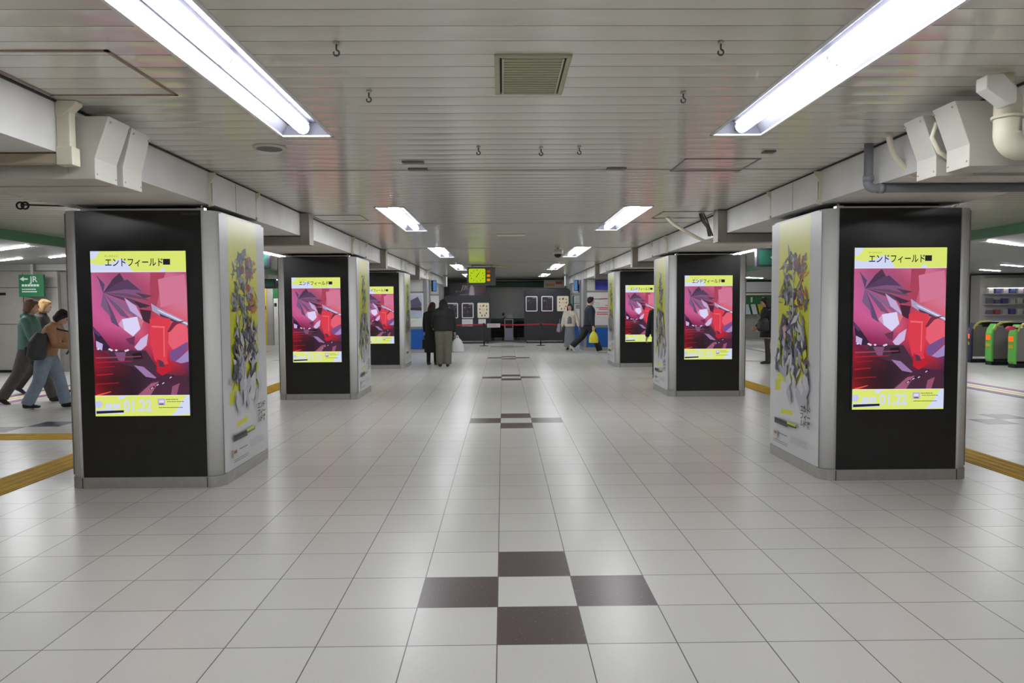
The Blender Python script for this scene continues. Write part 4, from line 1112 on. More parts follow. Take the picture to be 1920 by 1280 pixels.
# the green ticket-hall sign with a left arrow
r = empty('direction_sign', (-10.72, 16.55, 1.76)); tag(r, 'green upright sign with a white left arrow before the pale partition', 'sign')
MB().box(-.29, .27, 0, .06, 0, .50).build('panel', mat('jr_green', rgb(40, 112, 72), .4), r, bevel=.004)
m = MB()
m.prism([(-.26, .40), (-.17, .455), (-.175, .42), (-.08, .415), (-.08, .385), (-.175, .38), (-.17, .345)], 'y', -.004, 0)
for i, (u0, u1, v, h) in enumerate(((-.22, .18, .23, .05), (-.22, .10, .155, .025), (-.22, .12, .10, .025))):
    n_ = (6, 7, 8)[i]
    for q in range(n_): m.box(u0+(u1-u0)*q/n_, u0+(u1-u0)*(q+.78)/n_, -.004, 0, v, v+h)
for t, u, v, s in (('JR', -.03, .33, .19),):
    me = text_mesh(t, s, .002 if t == 'JR' else 0); m.add_mesh(me, Matrix.Translation((u, -.004, v)) @ Matrix.Rotation(math.pi/2, 4, 'X')); bpy.data.meshes.remove(me)
m.build('lettering', WHITEINK, r)
MB().box(-.03, .03, .02, .05, .5, .75).build('hanger', STEEL, r)

# left gap: yellow and white columns
r = empty('yellow_column', (-9.15, 28.0, 0)); tag(r, 'yellow column with a small black plate seen between the left pillars', 'column')
MB().box(-.22, .0, 0, .4, .0, 2.2).build('shaft', mat('col_yellow', rgb(214, 176, 30), .4), r); MB().box(-.16, -.02, -.01, 0, 1.38, 1.52).build('plate', BLACK, r)
MB().box(.0, .24, .05, .4, .0, 2.2).build('grey_side', GREYWALL, r)
r = empty('white_column', (-8.75, 28.0, 0)); tag(r, 'white column beside the yellow one between the left pillars', 'column')
MB().box(-.12, .9, 0, .4, .0, 1.82).build('shaft', WHITE_PAINT, r); MB().box(-.10, .0, -.01, 0, 1.50, 1.64).build('plate', BLACK, r)
MB().box(-.14, .92, .02, .42, 1.83, 2.2).build('green_top', GREEN, r)

# ------------------------------------------------------------------ right hall: ticket gates
GG = mat('gate_green', rgb(106, 190, 84), .35); GBODY = mat('gate_body', rgb(128, 124, 118), .4); GY = mat('gate_yellow', rgb(206, 200, 80), .4)
def gate(x, y, label, green=True):
    r = empty('ticket_gate', (x, y, 0)); tag(r, label, 'ticket gate', 'ticket gates in the right hall')
    L, H = 1.55, 1.05; n = 8; R = .30
    def prof(ins):
        p = [(ins, .10+ins), (L-ins, .10+ins), (L-ins, H-.12)]
        p += [(L-R+(R-ins)*math.cos(a), H-.06-R+(R-ins)*math.sin(a)) for a in [i*math.pi/2/n for i in range(n+1)]]
        p += [(ins+R-(0)+(R-ins)*math.cos(a)-ins, H-.06-R+(R-ins)*math.sin(a)) for a in [math.pi/2+i*math.pi/2/n for i in range(n+1)]]
        return p
    MB().prism(prof(.05), 'y', .01, .19).build('body', GBODY, r)
    # end shell: rounded slab with green skin
    e = MB(); e.prism([(.0, .14), (.03, .08), (.07, .08), (.07, H-.26), (.15, H-.08), (.12, H-.05), (.03, H-.18), (.0, H-.30)], 'y', -.012, .212)
    e.build('end_shell', GG if green else mat('gate_navy', rgb(50, 56, 84), .4), r, bevel=.02)
    t = MB(); t.prism([(.05, H-.20), (.10, H-.09), (.24, H-.02), (.5, H), (.5, H-.03), (.26, H-.05), (.13, H-.12), (.09, H-.22)], 'y', -.016, .03); t.build('yellow_trim', GY, r)
    MB().box(.3, L, -.01, .21, H-.16, H-.03).build('top_deck', BLACK, r, bevel=.02)
    MB().box(-.012, .0, .03, .17, .60, .72).build('indicator', emis('gate_orange', rgb(255, 110, 40), 1.1), r)
    MB().box(-.012, .0, .03, .17, .44, .52).build('yellow_light', mat('gate_amber', rgb(214, 180, 50), .4), r)
    MB().box(.02, L-.02, -.005, .205, 0, .09).build('plinth', BLACK, r)
gate(11.64, 17.74, 'dark-ended ticket gate, farthest of the three seen right of the near pillar', False)
gate(11.64, 16.98, 'green ticket gate in the middle of the three at the right edge')
gate(11.64, 16.20, 'green ticket gate nearest the right frame edge')
for y, l in ((18.0, 'farthest'), (16.45, 'nearest')):
    o = MB().prism([(0, 0), (.16, .02), (.16, .09), (.03, .10), (-.04, .05)], 'y', -.05, .05).build('gate_flap', mat('flap_red', rgb(206, 60, 84), .5), bevel=.015)
    o.location = (11.46, y-.27 if l == 'nearest' else y-.1, .86)
    tag(o, 'pinkish red padded flap at the %s ticket gate' % l, 'gate flap')
    # short arm holding the flap to its gate
    MB().box(.10, .24, -.015, .015, .03, .06).build('arm', BLACK, o)
# fence line behind gates and display of goods
r = empty('goods_display', (17.3, 25.0, 0)); tag(r, 'lit white shelf of goods on the wall behind the ticket gates', 'shelf')
MB().box(-.6, 4, 0, .5, 0, 2.45).build('back_panel', mat('disp_back', rgb(200, 198, 196), .5), r)
for k, z in enumerate((1.05, 1.42, 1.78)): MB().box(-.5, 4, -.25, 0, z, z+.03).build('shelf_board', SLAT, r)
MB().box(-.5, 4, -.3, 0, 2.02, 2.34).build('sign_board', mat('sgn_cream', rgb(206, 202, 190), .5), r)
MB().box(1.1, 1.7, -.31, -.3, 2.06, 2.30).build('notice_panel', mat('sgn_pink', rgb(226, 190, 190), .5), r)
m = MB()
for k in range(3): m.box(1.15, 1.65, -.318, -.31, 2.10+.06*k, 2.14+.06*k)
m.build('notice_text', mat('rd', rgb(200, 90, 100), .5), r)
MB().box(-.5, 4, -.28, -.25, 1.985, 2.0).build('added_shelf_light', emis('shelf_glow', (1, .98, .95, 1), 5), r)  # glowing strip added to brighten the goods on the shelves
MB().box(1.5, 1.62, -.32, 0, .9, 2.02).build('upright', BLACK, r)
rn = random.Random(21)
gcols = [(214, 212, 210), (196, 190, 200), (170, 90, 96), (90, 96, 150), (220, 216, 206), (120, 110, 130)]
for k, z in enumerate((1.08, 1.45, 1.81)):
    for i in range(12):
        x = -.42+i*.26
        if 1.42 < x+.08 < 1.72 or 1.42 < x < 1.7: continue
        h = rn.uniform(.14, .2); col = gcols[rn.randrange(6)]
        o = MB().box(0, .17, -.08, .08, 0, h).build('packet', mat('pk_%d' % gcols.index(col), rgb(*col), .5), bevel=.006)
        o.location = (17.3+x, 24.88, z)
        tag(o, 'small coloured packet in the %s row of the goods shelf' % ('bottom', 'middle', 'top')[k], 'packet', 'packets in the %s row of the goods shelf' % ('bottom', 'middle', 'top')[k])
wall('wall_hall_right', 13.5, 16.6, 26.0, 26.2, 0, 2.5, m=mat('warm_wall', rgb(150, 142, 132), .6, noise=.08))
r = empty('wall_notice', (16.1, 25.97, 1.2)); tag(r, 'pair of small notices on the warm wall left of the goods shelf', 'notice')
MB().box(-.5, -.05, 0, .03, 0, .6).build('sheet', mat('nt1', rgb(196, 180, 150), .5), r); MB().box(.0, .5, 0, .03, 0, .7).build('sheet', mat('nt2', rgb(130, 128, 130), .5), r)

# leaflet rack seen through the right gap
r = empty('leaflet_rack', (11.0, 30.5, 0)); tag(r, 'lit leaflet rack with a green back panel seen through the right gap', 'rack')
MB().box(-1.2, 1.6, 0, .5, 0, 1.05).build('cabinet', mat('rack_grey', rgb(150, 148, 144), .5), r)
MB().box(-1.2, 1.6, .05, .5, 1.05, 2.46).build('back_panel', GREEN, r)
MB().box(-1.2, 1.6, -.15, .05, 1.98, 2.42).build('light_box', mat('rack_top', rgb(214, 212, 214), .5), r)
MB().box(-1.2, 1.6, -.25, .05, 1.86, 1.94).build('shelf_board', CREAM, r)
for i in range(9):
    x = -1.05+i*.29
    c = [(214, 216, 220), (200, 204, 214), (214, 216, 220), (206, 200, 60)][i % 4]
    o = MB().prism([(0, 0), (-.03, .0), (.27, .42), (.30, .42)], 'x', 0, .20).build('leaflet_stack', mat('lf_%d' % (i % 4), rgb(*c), .4))
    o.location = (11.0+x, 30.42-.27+.02, 1.06); tag(o, 'slanted stack of leaflets on the rack in the right gap', 'leaflets', 'leaflet stacks on the rack')
for i in range(5):
    o = MB().box(-.04, .04, 0, .02, 0, .22).build('white_figure_sign', SLAT, r); o.location = (-.9+i*.5, .03, 1.56)
    
# ------------------------------------------------------------------ people
SKIN = mat('skin', rgb(206, 164, 142), .5)
def remesh(mb, name, mt, parent, vox, smooth=2, fac=.5):
    o = mb.build(name+'_raw', mt)
    md = o.modifiers.new('r', 'REMESH'); md.mode = 'VOXEL'; md.voxel_size = vox; md.use_smooth_shade = True
    if smooth:
        sm = o.modifiers.new('s', 'SMOOTH'); sm.factor = fac; sm.iterations = smooth
    dg = bpy.context.evaluated_depsgraph_get(); dg.update()
    me = bpy.data.meshes.new_from_object(o.evaluated_get(dg)); me.name = name
    old = o.data; bpy.data.objects.remove(o); bpy.data.meshes.remove(old)
    if not me.materials: me.materials.append(mt)
    q = bpy.data.objects.new(name, me); C.objects.link(q); q.parent = parent
    return q
def V(*a): return Vector(a)
def person(label, x, y, heading, H, group=None, lean=0, head=0, turn=0, legL=(0, 0), legR=(0, 0), armL=(0, 8, 5), armR=(0, 8, 5),
           top=None, bottom=None, shoe=None, hair=None, build=1.0):
    """heading: 0 faces +Y (away from the camera); angles in degrees; arm = (swing fwd, abduct, elbow)"""
    root = empty('person', (x, y, 0), math.radians(heading)); tag(root, label, 'person', group)
    s = H/1.7; R = math.radians
    LT, LS, AN = .415*s, .41*s, .075*s
    def leg(sd, a, k, hip):
        a, k = R(a), R(k); h = hip+V(sd*.085*s, 0, -.02*s)
        kn = h+V(sd*.01*s, math.sin(a)*LT, -math.cos(a)*LT); an = kn+V(0, math.sin(a-k)*LS, -math.cos(a-k)*LS)
        return h, kn, an, a-k
    hip = V(0, 0, 0)
    lz = min(leg(-1, *legL, hip)[2].z, leg(1, *legR, hip)[2].z)
    hip = V(0, 0, -lz+AN)
    legs = {-1: leg(-1, *legL, hip), 1: leg(1, *legR, hip)}
    t = R(lean); sd = V(0, math.sin(t), math.cos(t)); fw = V(0, math.cos(t), -math.sin(t))
    neck = hip+sd*.50*s; sh = hip+sd*.455*s
    h_ = R(lean+head); hd = V(0, math.sin(h_), math.cos(h_)); hf = V(0, math.cos(h_), -math.sin(h_))
    hc = neck+hd*.155*s+hf*.015*s
    b = build
    def arm(sdn, a, ab, e):
        p0 = sh+V(sdn*.175*s*b, 0, -.01*s); a, ab, e = R(a), R(ab), R(e)
        d = V(sdn*math.sin(ab), math.sin(a)*math.cos(ab), -math.cos(a)*math.cos(ab)); p1 = p0+d*.29*s
        d2 = V(sdn*math.sin(ab)*.6, math.sin(a+e), -math.cos(a+e)).normalized(); p2 = p1+d2*.25*s
        return p0, p1, p2, d2
    arms = {-1: arm(-1, *armL), 1: arm(1, *armR)}
    # ---- body: one continuous surface
    m = MB(); Rt = Matrix.Rotation(R(turn), 3, 'Z')
    Rh = Rt @ Matrix.Rotation(-h_, 3, 'X')
    def hp(dx, dy, dz): return hc+Rh @ (V(dx, dy, dz)*s)
    m.ball(hc, .075*s, .092*s, .108*s, 18, 12, rot=Rh)
    m.ball(hp(0, .045, -.055), .050*s, .048*s, .05*s, rot=Rh)           # jaw and chin
    m.loft([(hp(0, .088, .03), .008*s, .008*s), (hp(0, .104, -.012), .016*s, .014*s)], n=8)   # nose
    for q in (-1, 1):
        m.ball(hp(q*.076, -.005, 0), .012*s, .022*s, .032*s, 8, 6, rot=Rh)
        m.ball(hp(q*.03, .082, .036), .024*s, .014*s, .008*s, 8, 6, rot=Rh)
    m.ball(hp(0, .086, -.042), .024*s, .014*s, .009*s, 8, 6, rot=Rh)
    m.loft([(neck-sd*.05*s, .062*s, .06*s), (neck+hd*.03*s, .052*s, .055*s), (hc-hd*.04*s, .052*s, .058*s)])
    m.loft([(hip-V(0, 0, .06*s), .14*s*b, .095*s), (hip+sd*.06*s, .15*s*b, .10*s), (hip+sd*.2*s, .13*s*b, .09*s), (hip+sd*.36*s, .165*s*b, .105*s), (hip+sd*.44*s, .165*s*b, .09*s), (hip+sd*.49*s, .08*s, .065*s)], n=20)
    for q in (-1, 1):
        h, kn, an, fa = legs[q]
        m.loft([(h+V(0, 0, .03), .088*s, .09*s), (h.lerp(kn, .35), .078*s, .082*s), (kn, .052*s, .056*s), (kn.lerp(an, .3), .054*s, .06*s), (an, .030*s, .034*s)])
        fd = V(0, math.cos(fa), math.sin(fa)); fn = V(0, -math.sin(fa), math.cos(fa))
        m.loft([(an-fd*.02*s-fn*.03*s, .020*s, .022*s), (an+fd*.05*s-fn*.038*s, .026*s, .020*s), (an+fd*.13*s-fn*.048*s, .026*s, .012*s)])
        p0, p1, p2, d2 = arms[q]
        m.loft([(sh+V(q*.11*s*b, 0, .0), .055*s, .055*s), (p0, .052*s, .052*s), (p0.lerp(p1, .4), .045*s, .047*s), (p1, .036*s, .038*s), (p1.lerp(p2, .3), .038*s, .038*s), (p2, .024*s, .028*s)], lat=(0, 1, 0))
        # hand: palm, four fingers of different length, thumb from the side of the palm
        side = V(0, d2.z, -d2.y).normalized()*-1          # towards the front edge of the hand
        nrm = d2.cross(side).normalized()
        if nrm.x*q > 0: nrm = -nrm                        # palm faces the body
        pc = p2+d2*.05*s
        m.loft([(p2-d2*.01*s, .026*s, .02*s), (pc, .040*s, .017*s), (p2+d2*.088*s, .039*s, .014*s)], lat=side)
        for i, ln in enumerate((.068, .078, .073, .056)):
            b0 = p2+d2*.085*s+side*(.029-.0195*i)*s
            c1 = b0+(d2*.94+nrm*.34)*ln*.5*s; c2 = c1+(d2*.72+nrm*.69)*ln*.5*s
            m.tube([b0, c1, c2], [.0092*s, .0085*s, .0072*s], 8)
        t0 = p2+d2*.03*s+side*.034*s; t1 = t0+(side*.65+d2*.7+nrm*.2)*.035*s; t2 = t1+(side*.25+d2*.9+nrm*.3)*.03*s
        m.tube([t0, t1, t2], [.0125*s, .0105*s, .008*s], 8)
    remesh(m, 'body', SKIN, root, .0085, 1)
    if True:
        e = MB()
        for q in (-1, 1):
            o = MB(); o.ball(hp(q*.03, .090, .018), .013*s, .006*s, .006*s, 8, 6, rot=Rh); o.build('eye', mat('eye_dark', rgb(40, 32, 30), .3), root)
        e.ball(hp(0, .096, -.043), .021*s, .006*s, .005*s, 8, 6, rot=Rh); e.build('mouth', mat('lip', rgb(166, 96, 92), .5), root)
    # ---- trousers or skirt
    k = bottom.get('kind', 'trousers'); wd = bottom.get('w', 1.0); m = MB()
    m.loft([(hip+V(0, 0, -.09*s), .155*s*b*max(1, wd*.93), .115*s), (hip+V(0, 0, 0), .168*s*b, .125*s), (hip+sd*.10*s, .155*s*b, .115*s)], n=20)
    if k == 'skirt':
        zb = bottom.get('hem', .2)*s; cy = (legs[-1][2].y+legs[1][2].y)/2*.5
        m.loft([(hip+V(0, 0, .02), .165*s, .125*s), (V(0, cy*.4, hip.z*.6), .20*s*wd, .15*s*wd), (V(0, cy, zb+.02), .235*s*wd, .18*s*wd), (V(0, cy, zb), .235*s*wd, .18*s*wd)], n=22)
    else:
        for q in (-1, 1):
            h, kn, an, fa = legs[q]; ft = an.lerp(kn, .06)
            m.loft([(h+V(0, 0, .05*s), .098*s*b, .112*s), (h.lerp(kn, .35), .092*s*wd, .098*s*wd), (kn, .074*s*wd, .078*s*wd), (kn.lerp(an, .5), .070*s*wd, .076*s*wd), (ft, .066*s*wd, .076*s*wd), (an-V(0, 0, .012), .064*s*wd, .076*s*wd)], n=18)
            if wd > 1.15:
                for zt in (.80, .90): m.ball(kn.lerp(an, zt), .068*s*wd, .08*s*wd, .018, 14, 6)
    remesh(m, k if k != 'skirt' else 'skirt', bottom['m'], root, .013, 2)
    # ---- shoes
    for q in (-1, 1):
        h, kn, an, fa = legs[q]; o = MB()
        fd = V(0, math.cos(fa), math.sin(fa)); fn = V(0, -math.sin(fa), math.cos(fa))
        if an.z < AN+.02: fd = V(0, 1, 0); fn = V(0, 0, 1)
        o.loft([(an-fd*.065*s-fn*.035*s, .030*s, .034*s), (an-fd*.03*s-fn*.030*s, .043*s, .046*s), (an+fd*.05*s-fn*.036*s, .046*s, .038*s), (an+fd*.13*s-fn*.048*s, .050*s, .027*s), (an+fd*.185*s-fn*.052*s, .036*s, .020*s)], n=16)
        o.loft([(an-fn*.05*s, .044*s, .05*s), (an+fn*shoe.get('h', .01)*s, .046*s, .052*s)])
        c = remesh(o, 'shoe', shoe['m'], root, .009, 1)
    # ---- top
    m = MB(); T_ = top.get('t', 1.0); hem = top.get('hem', -.03); tb = b*T_
    rings = []
    if hem < -.2:
        cy = (legs[-1][1].y+legs[1][1].y)/2
        rings += [(hip+V(0, cy*.9, hem*s), .205*s*tb, .165*s*T_), (hip+V(0, cy*.4, hem*.5*s), .19*s*tb, .155*s*T_)]
    rings += [(hip+V(0, 0, max(hem, -.05)*s), .178*s*tb, .140*s*T_), (hip+sd*.09*s, .172*s*tb, .136*s*T_), (hip+sd*.22*s, .176*s*tb, .135*s*T_), (hip+sd*.36*s, .196*s*tb, .140*s*T_), (hip+sd*.45*s, .180*s*tb, .115*s*T_), (hip+sd*.50*s, .09*s, .085*s)]
    m.loft(rings, n=24)
    for q in (-1, 1):
        p0, p1, p2, d2 = arms[q]; a_ = T_
        m.loft([(sh+V(q*.10*s*b, 0, .0), .07*s*a_, .075*s*a_), (p0, .066*s*a_, .070*s*a_), (p0.lerp(p1, .45), .060*s*a_, .064*s*a_), (p1, .054*s*a_, .056*s*a_), (p1.lerp(p2, .55), .052*s*a_, .052*s*a_), (p1.lerp(p2, .93), .040*s*a_, .042*s*a_)], lat=(0, 1, 0))
    if top.get('hood'):
        m.ball(neck-fw*.055*s+sd*.01*s, .115*s, .075*s, .07*s); m.ball(neck+fw*.03*s-sd*.01*s, .09*s, .07*s, .045*s)
    if top.get('fur'):
        for i in range(12):
            a = i*math.pi/6; m.ball(neck+V(math.cos(a)*.085*s, math.sin(a)*.085*s, .02*s), .05*s, .05*s, .05*s, 8, 6)
    if top.get('hoodup'):
        m.ball(hc-hf*.025*s-hd*.01*s, .112*s, .115*s, .128*s, 18, 10, rot=Rh); m.loft([(neck-sd*.06*s-fw*.02*s, .15*s, .11*s), (hc-hf*.04*s-hd*.05*s, .105*s, .10*s)])
    if top.get('collar'): m.loft([(neck-sd*.03*s, .085*s, .085*s), (neck+sd*.035*s, .072*s, .075*s)])
    remesh(m, top.get('name', 'jacket'), top['m'], root, .013, 2)
    if top.get('inner'):
        o = MB(); f = fw*.142*s*T_
        c0, c1 = hip+sd*.05*s, hip+sd*.46*s
        o.loft([(c0+fw*.090*s*T_, .098*s, .074*s), (hip+sd*.25*s+fw*.092*s*T_, .085*s, .072*s), (c1+fw*.045*s, .055*s, .06*s)], n=14); remesh(o, 'shirt', top['inner'], root, .011, 1)
    # ---- hair
    o = MB(); L = hair.get('l', 0)
    o.ball(hp(0, -.018, .022), .089*s, .098*s, .108*s, 18, 12, rot=Rh)
    o.ball(hp(0, .035, .078), .068*s, .055*s, .038*s, 12, 8, rot=Rh)
    rn = random.Random(int(x*100)+7)
    for i in range(hair.get('tufts', 16)):
        a = rn.uniform(0, 2*math.pi); u = rn.uniform(.2, 1)
        c = hp(math.cos(a)*.072*u, -.02+math.sin(a)*.075*u, .03+.085*math.sqrt(max(0, 1-u*u*.8)))
        o.ball(c, .026*s, .026*s, .024*s, 8, 6)
    for q in (-1, 1): o.loft([(hp(q*.074, -.005, .05), .018*s, .035*s), (hp(q*.080, -.015, -.02-.02*bool(L)), .014*s, .026*s)], n=10)
    if L:
        for i in range(9):
            a = math.pi*(.0+i/8.0)+math.pi; cx, cy = math.cos(a)*.072, math.sin(a)*.07
            o.loft([(hp(cx, cy-.01, .03), .028*s, .028*s), (hp(cx*1.18, cy*1.1-.01, -.06), .03*s, .03*s), (hp(cx*1.15, cy*1.05-.008, -L*.75), .027*s, .027*s), (hp(cx*1.0, cy-.005, -L), .010*s, .010*s)], n=8)
    remesh(o, 'hair', hair['m'], root, .011, 1)
    hands = {}
    Mw = Matrix.Translation((x, y, 0)) @ Matrix.Rotation(math.radians(heading), 4, 'Z')
    for q in (-1, 1): hands[q] = Mw @ (arms[q][2]+arms[q][3]*.10*s)
    return dict(hands=hands, M=Mw, sh=sh, hip=hip, s=s, neck=neck, sd=sd, fw=fw)
def cloth(n, c, r=.8): return mat('cloth_'+n, rgb(*c), r, noise=.12, nscale=14, bump=.3, bscale=70)
def plastic_bag(p, w, h, mt, label, name='plastic_bag'):
    root = empty(name, tuple(p)); tag(root, label, 'bag'); m = MB()
    m.loft([(V(0, 0, -h), w*.42, w*.22), (V(0, 0, -h+.02), w*.50, w*.28), (V(0, 0, -h*.55), w*.46, w*.26), (V(0, 0, -h*.28), w*.30, w*.15), (V(0, 0, -h*.16), w*.13, w*.07)], n=18)
    remesh(m, 'bag_body', mt, root, .012, 1)
    for s in (-1, 1):
        MB().loft([(V(s*w*.10, 0, -h*.22), .022, .008), (V(s*w*.06, 0, -h*.08), .014, .006), (V(0, 0, .005), .012, .006)], n=8).build('handle', mt, root)
    return root

# group on the left
d = person('person in a teal-green hoodie and grey trousers striding right', -7.50, 11.45, -72, 1.70, lean=3, head=4, legL=(24, 6), legR=(-20, 12), armL=(20, 8, 75), armR=(16, 8, 60), build=1.08,
       top=dict(name='hoodie', m=cloth('teal', (86, 122, 114)), t=1.08, hood=True, hem=-.02), bottom=dict(m=cloth('grey_trouser', (88, 82, 80)), w=1.12), shoe=dict(m=cloth('brown_boot', (56, 42, 38), .5), h=.05), hair=dict(m=cloth('brown_hair', (104, 76, 60)), l=.10))
person('person with blond hair and a black leather jacket, behind the two others', -8.14, 12.75, -65, 1.70, lean=4, head=8, legL=(-20, 14), legR=(22, 8), armL=(14, 8, 40), armR=(-10, 8, 20),
       top=dict(name='jacket', m=mat('black_leather', rgb(38, 38, 40), .4, bump=.3, bscale=40), t=1.05, hem=-.02, collar=True), bottom=dict(m=cloth('dark_trouser', (50, 48, 50)), w=1.0), shoe=dict(m=cloth('dark_shoe', (34, 30, 30), .5), h=.03), hair=dict(m=cloth('blond_hair', (176, 142, 96)), l=.12))
d = person('person leaning forward in a tan jacket and pale blue jeans, carrying a backpack', -6.82, 10.80, -78, 1.56, lean=17, head=20, legL=(20, 8), legR=(-11, 16), armL=(20, 10, 50), armR=(16, 10, 70), build=1.02,
       top=dict(name='jacket', m=cloth('tan', (166, 124, 92)), t=1.06, hem=.0, collar=True), bottom=dict(m=cloth('jeans', (128, 142, 160)), w=1.22), shoe=dict(m=cloth('black_shoe', (28, 26, 28), .5), h=.02), hair=dict(m=cloth('black_hair', (28, 26, 28)), l=.10))
bp = empty('backpack', tuple(d['M'] @ (d['hip']+d['sd']*.16*d['s']-d['fw']*.06*d['s']+V(.27, 0, -.02))), math.radians(-78)); tag(bp, 'black backpack slung on the person in the tan jacket', 'backpack')
m = MB(); m.loft([(V(.05, 0, -.20), .13, .08), (V(.05, 0, -.15), .17, .12), (V(.03, .02, .05), .16, .12), (V(.0, .06, .18), .10, .07)], n=18); remesh(m, 'pack_body', cloth('pack', (44, 46, 48), .6), bp, .014, 1)
m = MB(); m.loft([(V(.03, -.115, -.13), .10, .03), (V(.03, -.115, .0), .09, .03)], n=14); remesh(m, 'front_pocket', cloth('pack2', (54, 56, 60), .5), bp, .012, 1)
MB().tube([(-.05, .06, .16), (-.16, .20, .24), (-.20, .34, .20), (-.16, .44, .05), (.06, .40, -.12)], .014, 8).build('strap', cloth('pack', (44, 46, 48), .6), bp)

# couple in the middle
d = person('person seen from behind in a black hooded jacket and baggy khaki-grey trousers', -1.46, 17.70, 4, 1.68, lean=4, head=26, legL=(2, 3), legR=(-2, 2), armL=(14, 8, 50), armR=(4, 10, 14), build=1.16,
       top=dict(name='jacket', m=cloth('black_down', (26, 27, 29), .75), t=1.20, hood=True, fur=True, hoodup=True, hem=-.03), bottom=dict(m=cloth('khaki', (104, 103, 92)), w=1.42), shoe=dict(m=cloth('grey_shoe', (52, 50, 48), .6), h=.02), hair=dict(m=cloth('black_hair', (28, 26, 28))))
plastic_bag(d['hands'][1]+V(.05, 0, .02), .34, .42, mat('white_bag', rgb(214, 218, 220), .35), 'white plastic shopping bag hanging by the khaki trousers')
d = person('person seen from behind in a long black coat, beside the baggy-trousered person', -1.80, 18.22, -6, 1.60, lean=3, head=22, turn=-20, legL=(0, 2), legR=(3, 3), armL=(6, 8, 30), armR=(10, 6, 50), build=.95,
       top=dict(name='coat', m=cloth('black_coat', (24, 24, 26), .8), t=1.08, hem=-.58, collar=True), bottom=dict(m=cloth('black_tights', (26, 24, 26)), w=.8), shoe=dict(m=cloth('black_shoe', (28, 26, 28), .5), h=.06), hair=dict(m=cloth('auburn_hair', (58, 32, 30)), l=.16))
hb = empty('handbag', tuple(d['hands'][-1]+V(-.02, 0, .0))); tag(hb, 'small black handbag at the side of the long black coat', 'handbag')
m = MB(); m.loft([(V(0, 0, -.36), .05, .12), (V(0, 0, -.33), .07, .14), (V(0, 0, -.12), .06, .13), (V(0, 0, -.10), .03, .10)], n=16); remesh(m, 'bag_body', mat('bag_black', rgb(30, 28, 28), .4), hb, .011, 1)
MB().tube([(0, -.08, -.12), (0, -.05, -.02), (0, 0, .0), (0, .05, -.02), (0, .08, -.12)], .008, 8).build('handle', mat('bag_black', rgb(30, 28, 28), .4), hb)

# right side walkers
d = person('person in a beige jacket and long grey skirt walking towards the camera', 2.22, 23.75, 168, 1.54, lean=0, head=4, legL=(4, 4), legR=(-4, 6), armL=(-4, 20, 20), armR=(-6, 16, 16),
       top=dict(name='jacket', m=cloth('beige', (206, 198, 182)), t=1.12, hem=-.06, collar=True, inner=cloth('grey_knit', (112, 112, 114))), bottom=dict(kind='skirt', m=cloth('grey_skirt', (122, 124, 132)), hem=.13, w=.98), shoe=dict(m=cloth('black_shoe', (28, 26, 28), .5), h=-.01), hair=dict(m=cloth('dark_brown_hair', (48, 38, 38)), l=.15))
tb = empty('tote_bag', tuple(d['hands'][1]+V(-.06, .05, .26))); tag(tb, 'grey-lilac bag hanging from the arm of the beige jacket', 'bag')
m = MB(); m.loft([(V(-.03, 0, -.34), .06, .12), (V(-.02, 0, -.30), .08, .14), (V(0, 0, -.06), .05, .12)], n=16); remesh(m, 'bag_body', cloth('lilac', (140, 138, 152)), tb, .012, 1)
MB().tube([(0, -.07, -.08), (.01, -.04, .06), (.02, 0, .10), (.01, .04, .06), (0, .07, -.08)], .008, 8).build('handle', cloth('lilac', (140, 138, 152)), tb)
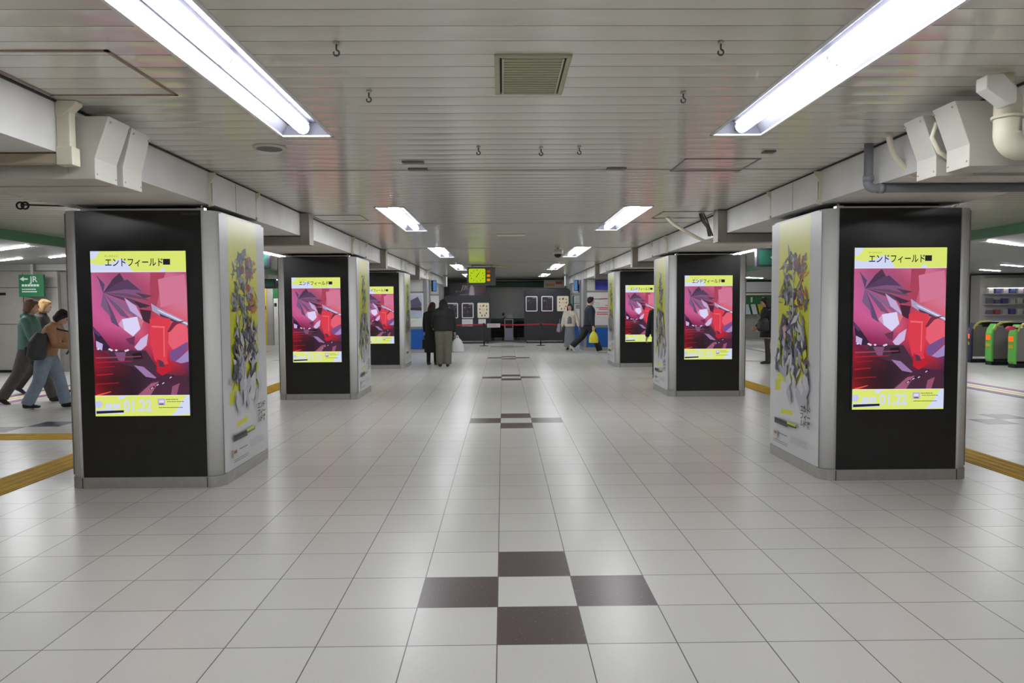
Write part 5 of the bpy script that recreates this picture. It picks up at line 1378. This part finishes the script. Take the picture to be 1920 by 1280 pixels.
d = person('person in a dark navy jacket and black trousers striding right, carrying a yellow bag', 2.70, 22.45, -88, 1.80, lean=3, head=0, turn=0, legL=(-27, 20), legR=(21, 0), armL=(-10, 8, 10), armR=(3, 10, 5), build=1.06,
       top=dict(name='jacket', m=cloth('navy', (36, 40, 54)), t=1.16, hem=-.06, collar=True), bottom=dict(m=cloth('black_trouser', (30, 30, 32)), w=1.18), shoe=dict(m=cloth('white_shoe', (206, 204, 200), .5), h=.0), hair=dict(m=cloth('black_hair', (28, 26, 28))))
plastic_bag(d['hands'][1]+V(0, 0, .02), .30, .42, mat('yellow_bag', rgb(214, 206, 60), .35), 'yellow plastic bag held by the person in the navy jacket')

# behind the right gap
d = person('person in black with bare-looking dark tights, seen through the right gap', 6.62, 17.9, 88, 1.66, lean=3, head=10, legL=(4, 6), legR=(-4, 3), armL=(2, 8, 50), armR=(2, 8, 50), build=.95,
       top=dict(name='coat', m=cloth('black_coat', (24, 24, 26), .8), t=1.14, hem=-.24, collar=True), bottom=dict(m=cloth('dark_tights', (58, 50, 50)), w=.8), shoe=dict(m=cloth('black_shoe', (28, 26, 28), .5), h=.08), hair=dict(m=cloth('dark_brown_hair', (48, 38, 38)), l=.16))
bp = empty('shoulder_bag', (6.38, 17.58, 1.02)); tag(bp, 'black shoulder bag hanging beside the person in black at the right gap', 'bag')
m = MB(); m.loft([(V(0, 0, -.20), .10, .08), (V(0, 0, -.15), .15, .11), (V(.02, 0, .06), .13, .10), (V(.04, 0, .14), .07, .06)], n=16); remesh(m, 'bag_body', mat('bag_black', rgb(30, 28, 28), .4), bp, .013, 1)
MB().tube([(.02, 0, .12), (.12, .04, .30), (.22, .08, .36)], .010, 8).build('strap', mat('bag_black', rgb(30, 28, 28), .4), bp)
person('person in black standing almost wholly hidden behind the second right pillar', 3.20, 14.5, 0, 1.66, lean=2, head=14, legL=(4, 4), legR=(-4, 4), armL=(6, 10, 20), armR=(6, 8, 20), build=1.05,
       top=dict(name='coat', m=cloth('black_coat', (24, 24, 26), .8), t=1.12, hem=-.10, collar=True), bottom=dict(m=cloth('black_trouser', (30, 30, 32)), w=1.1), shoe=dict(m=cloth('black_shoe', (28, 26, 28), .5), h=.02), hair=dict(m=cloth('black_hair', (28, 26, 28))))
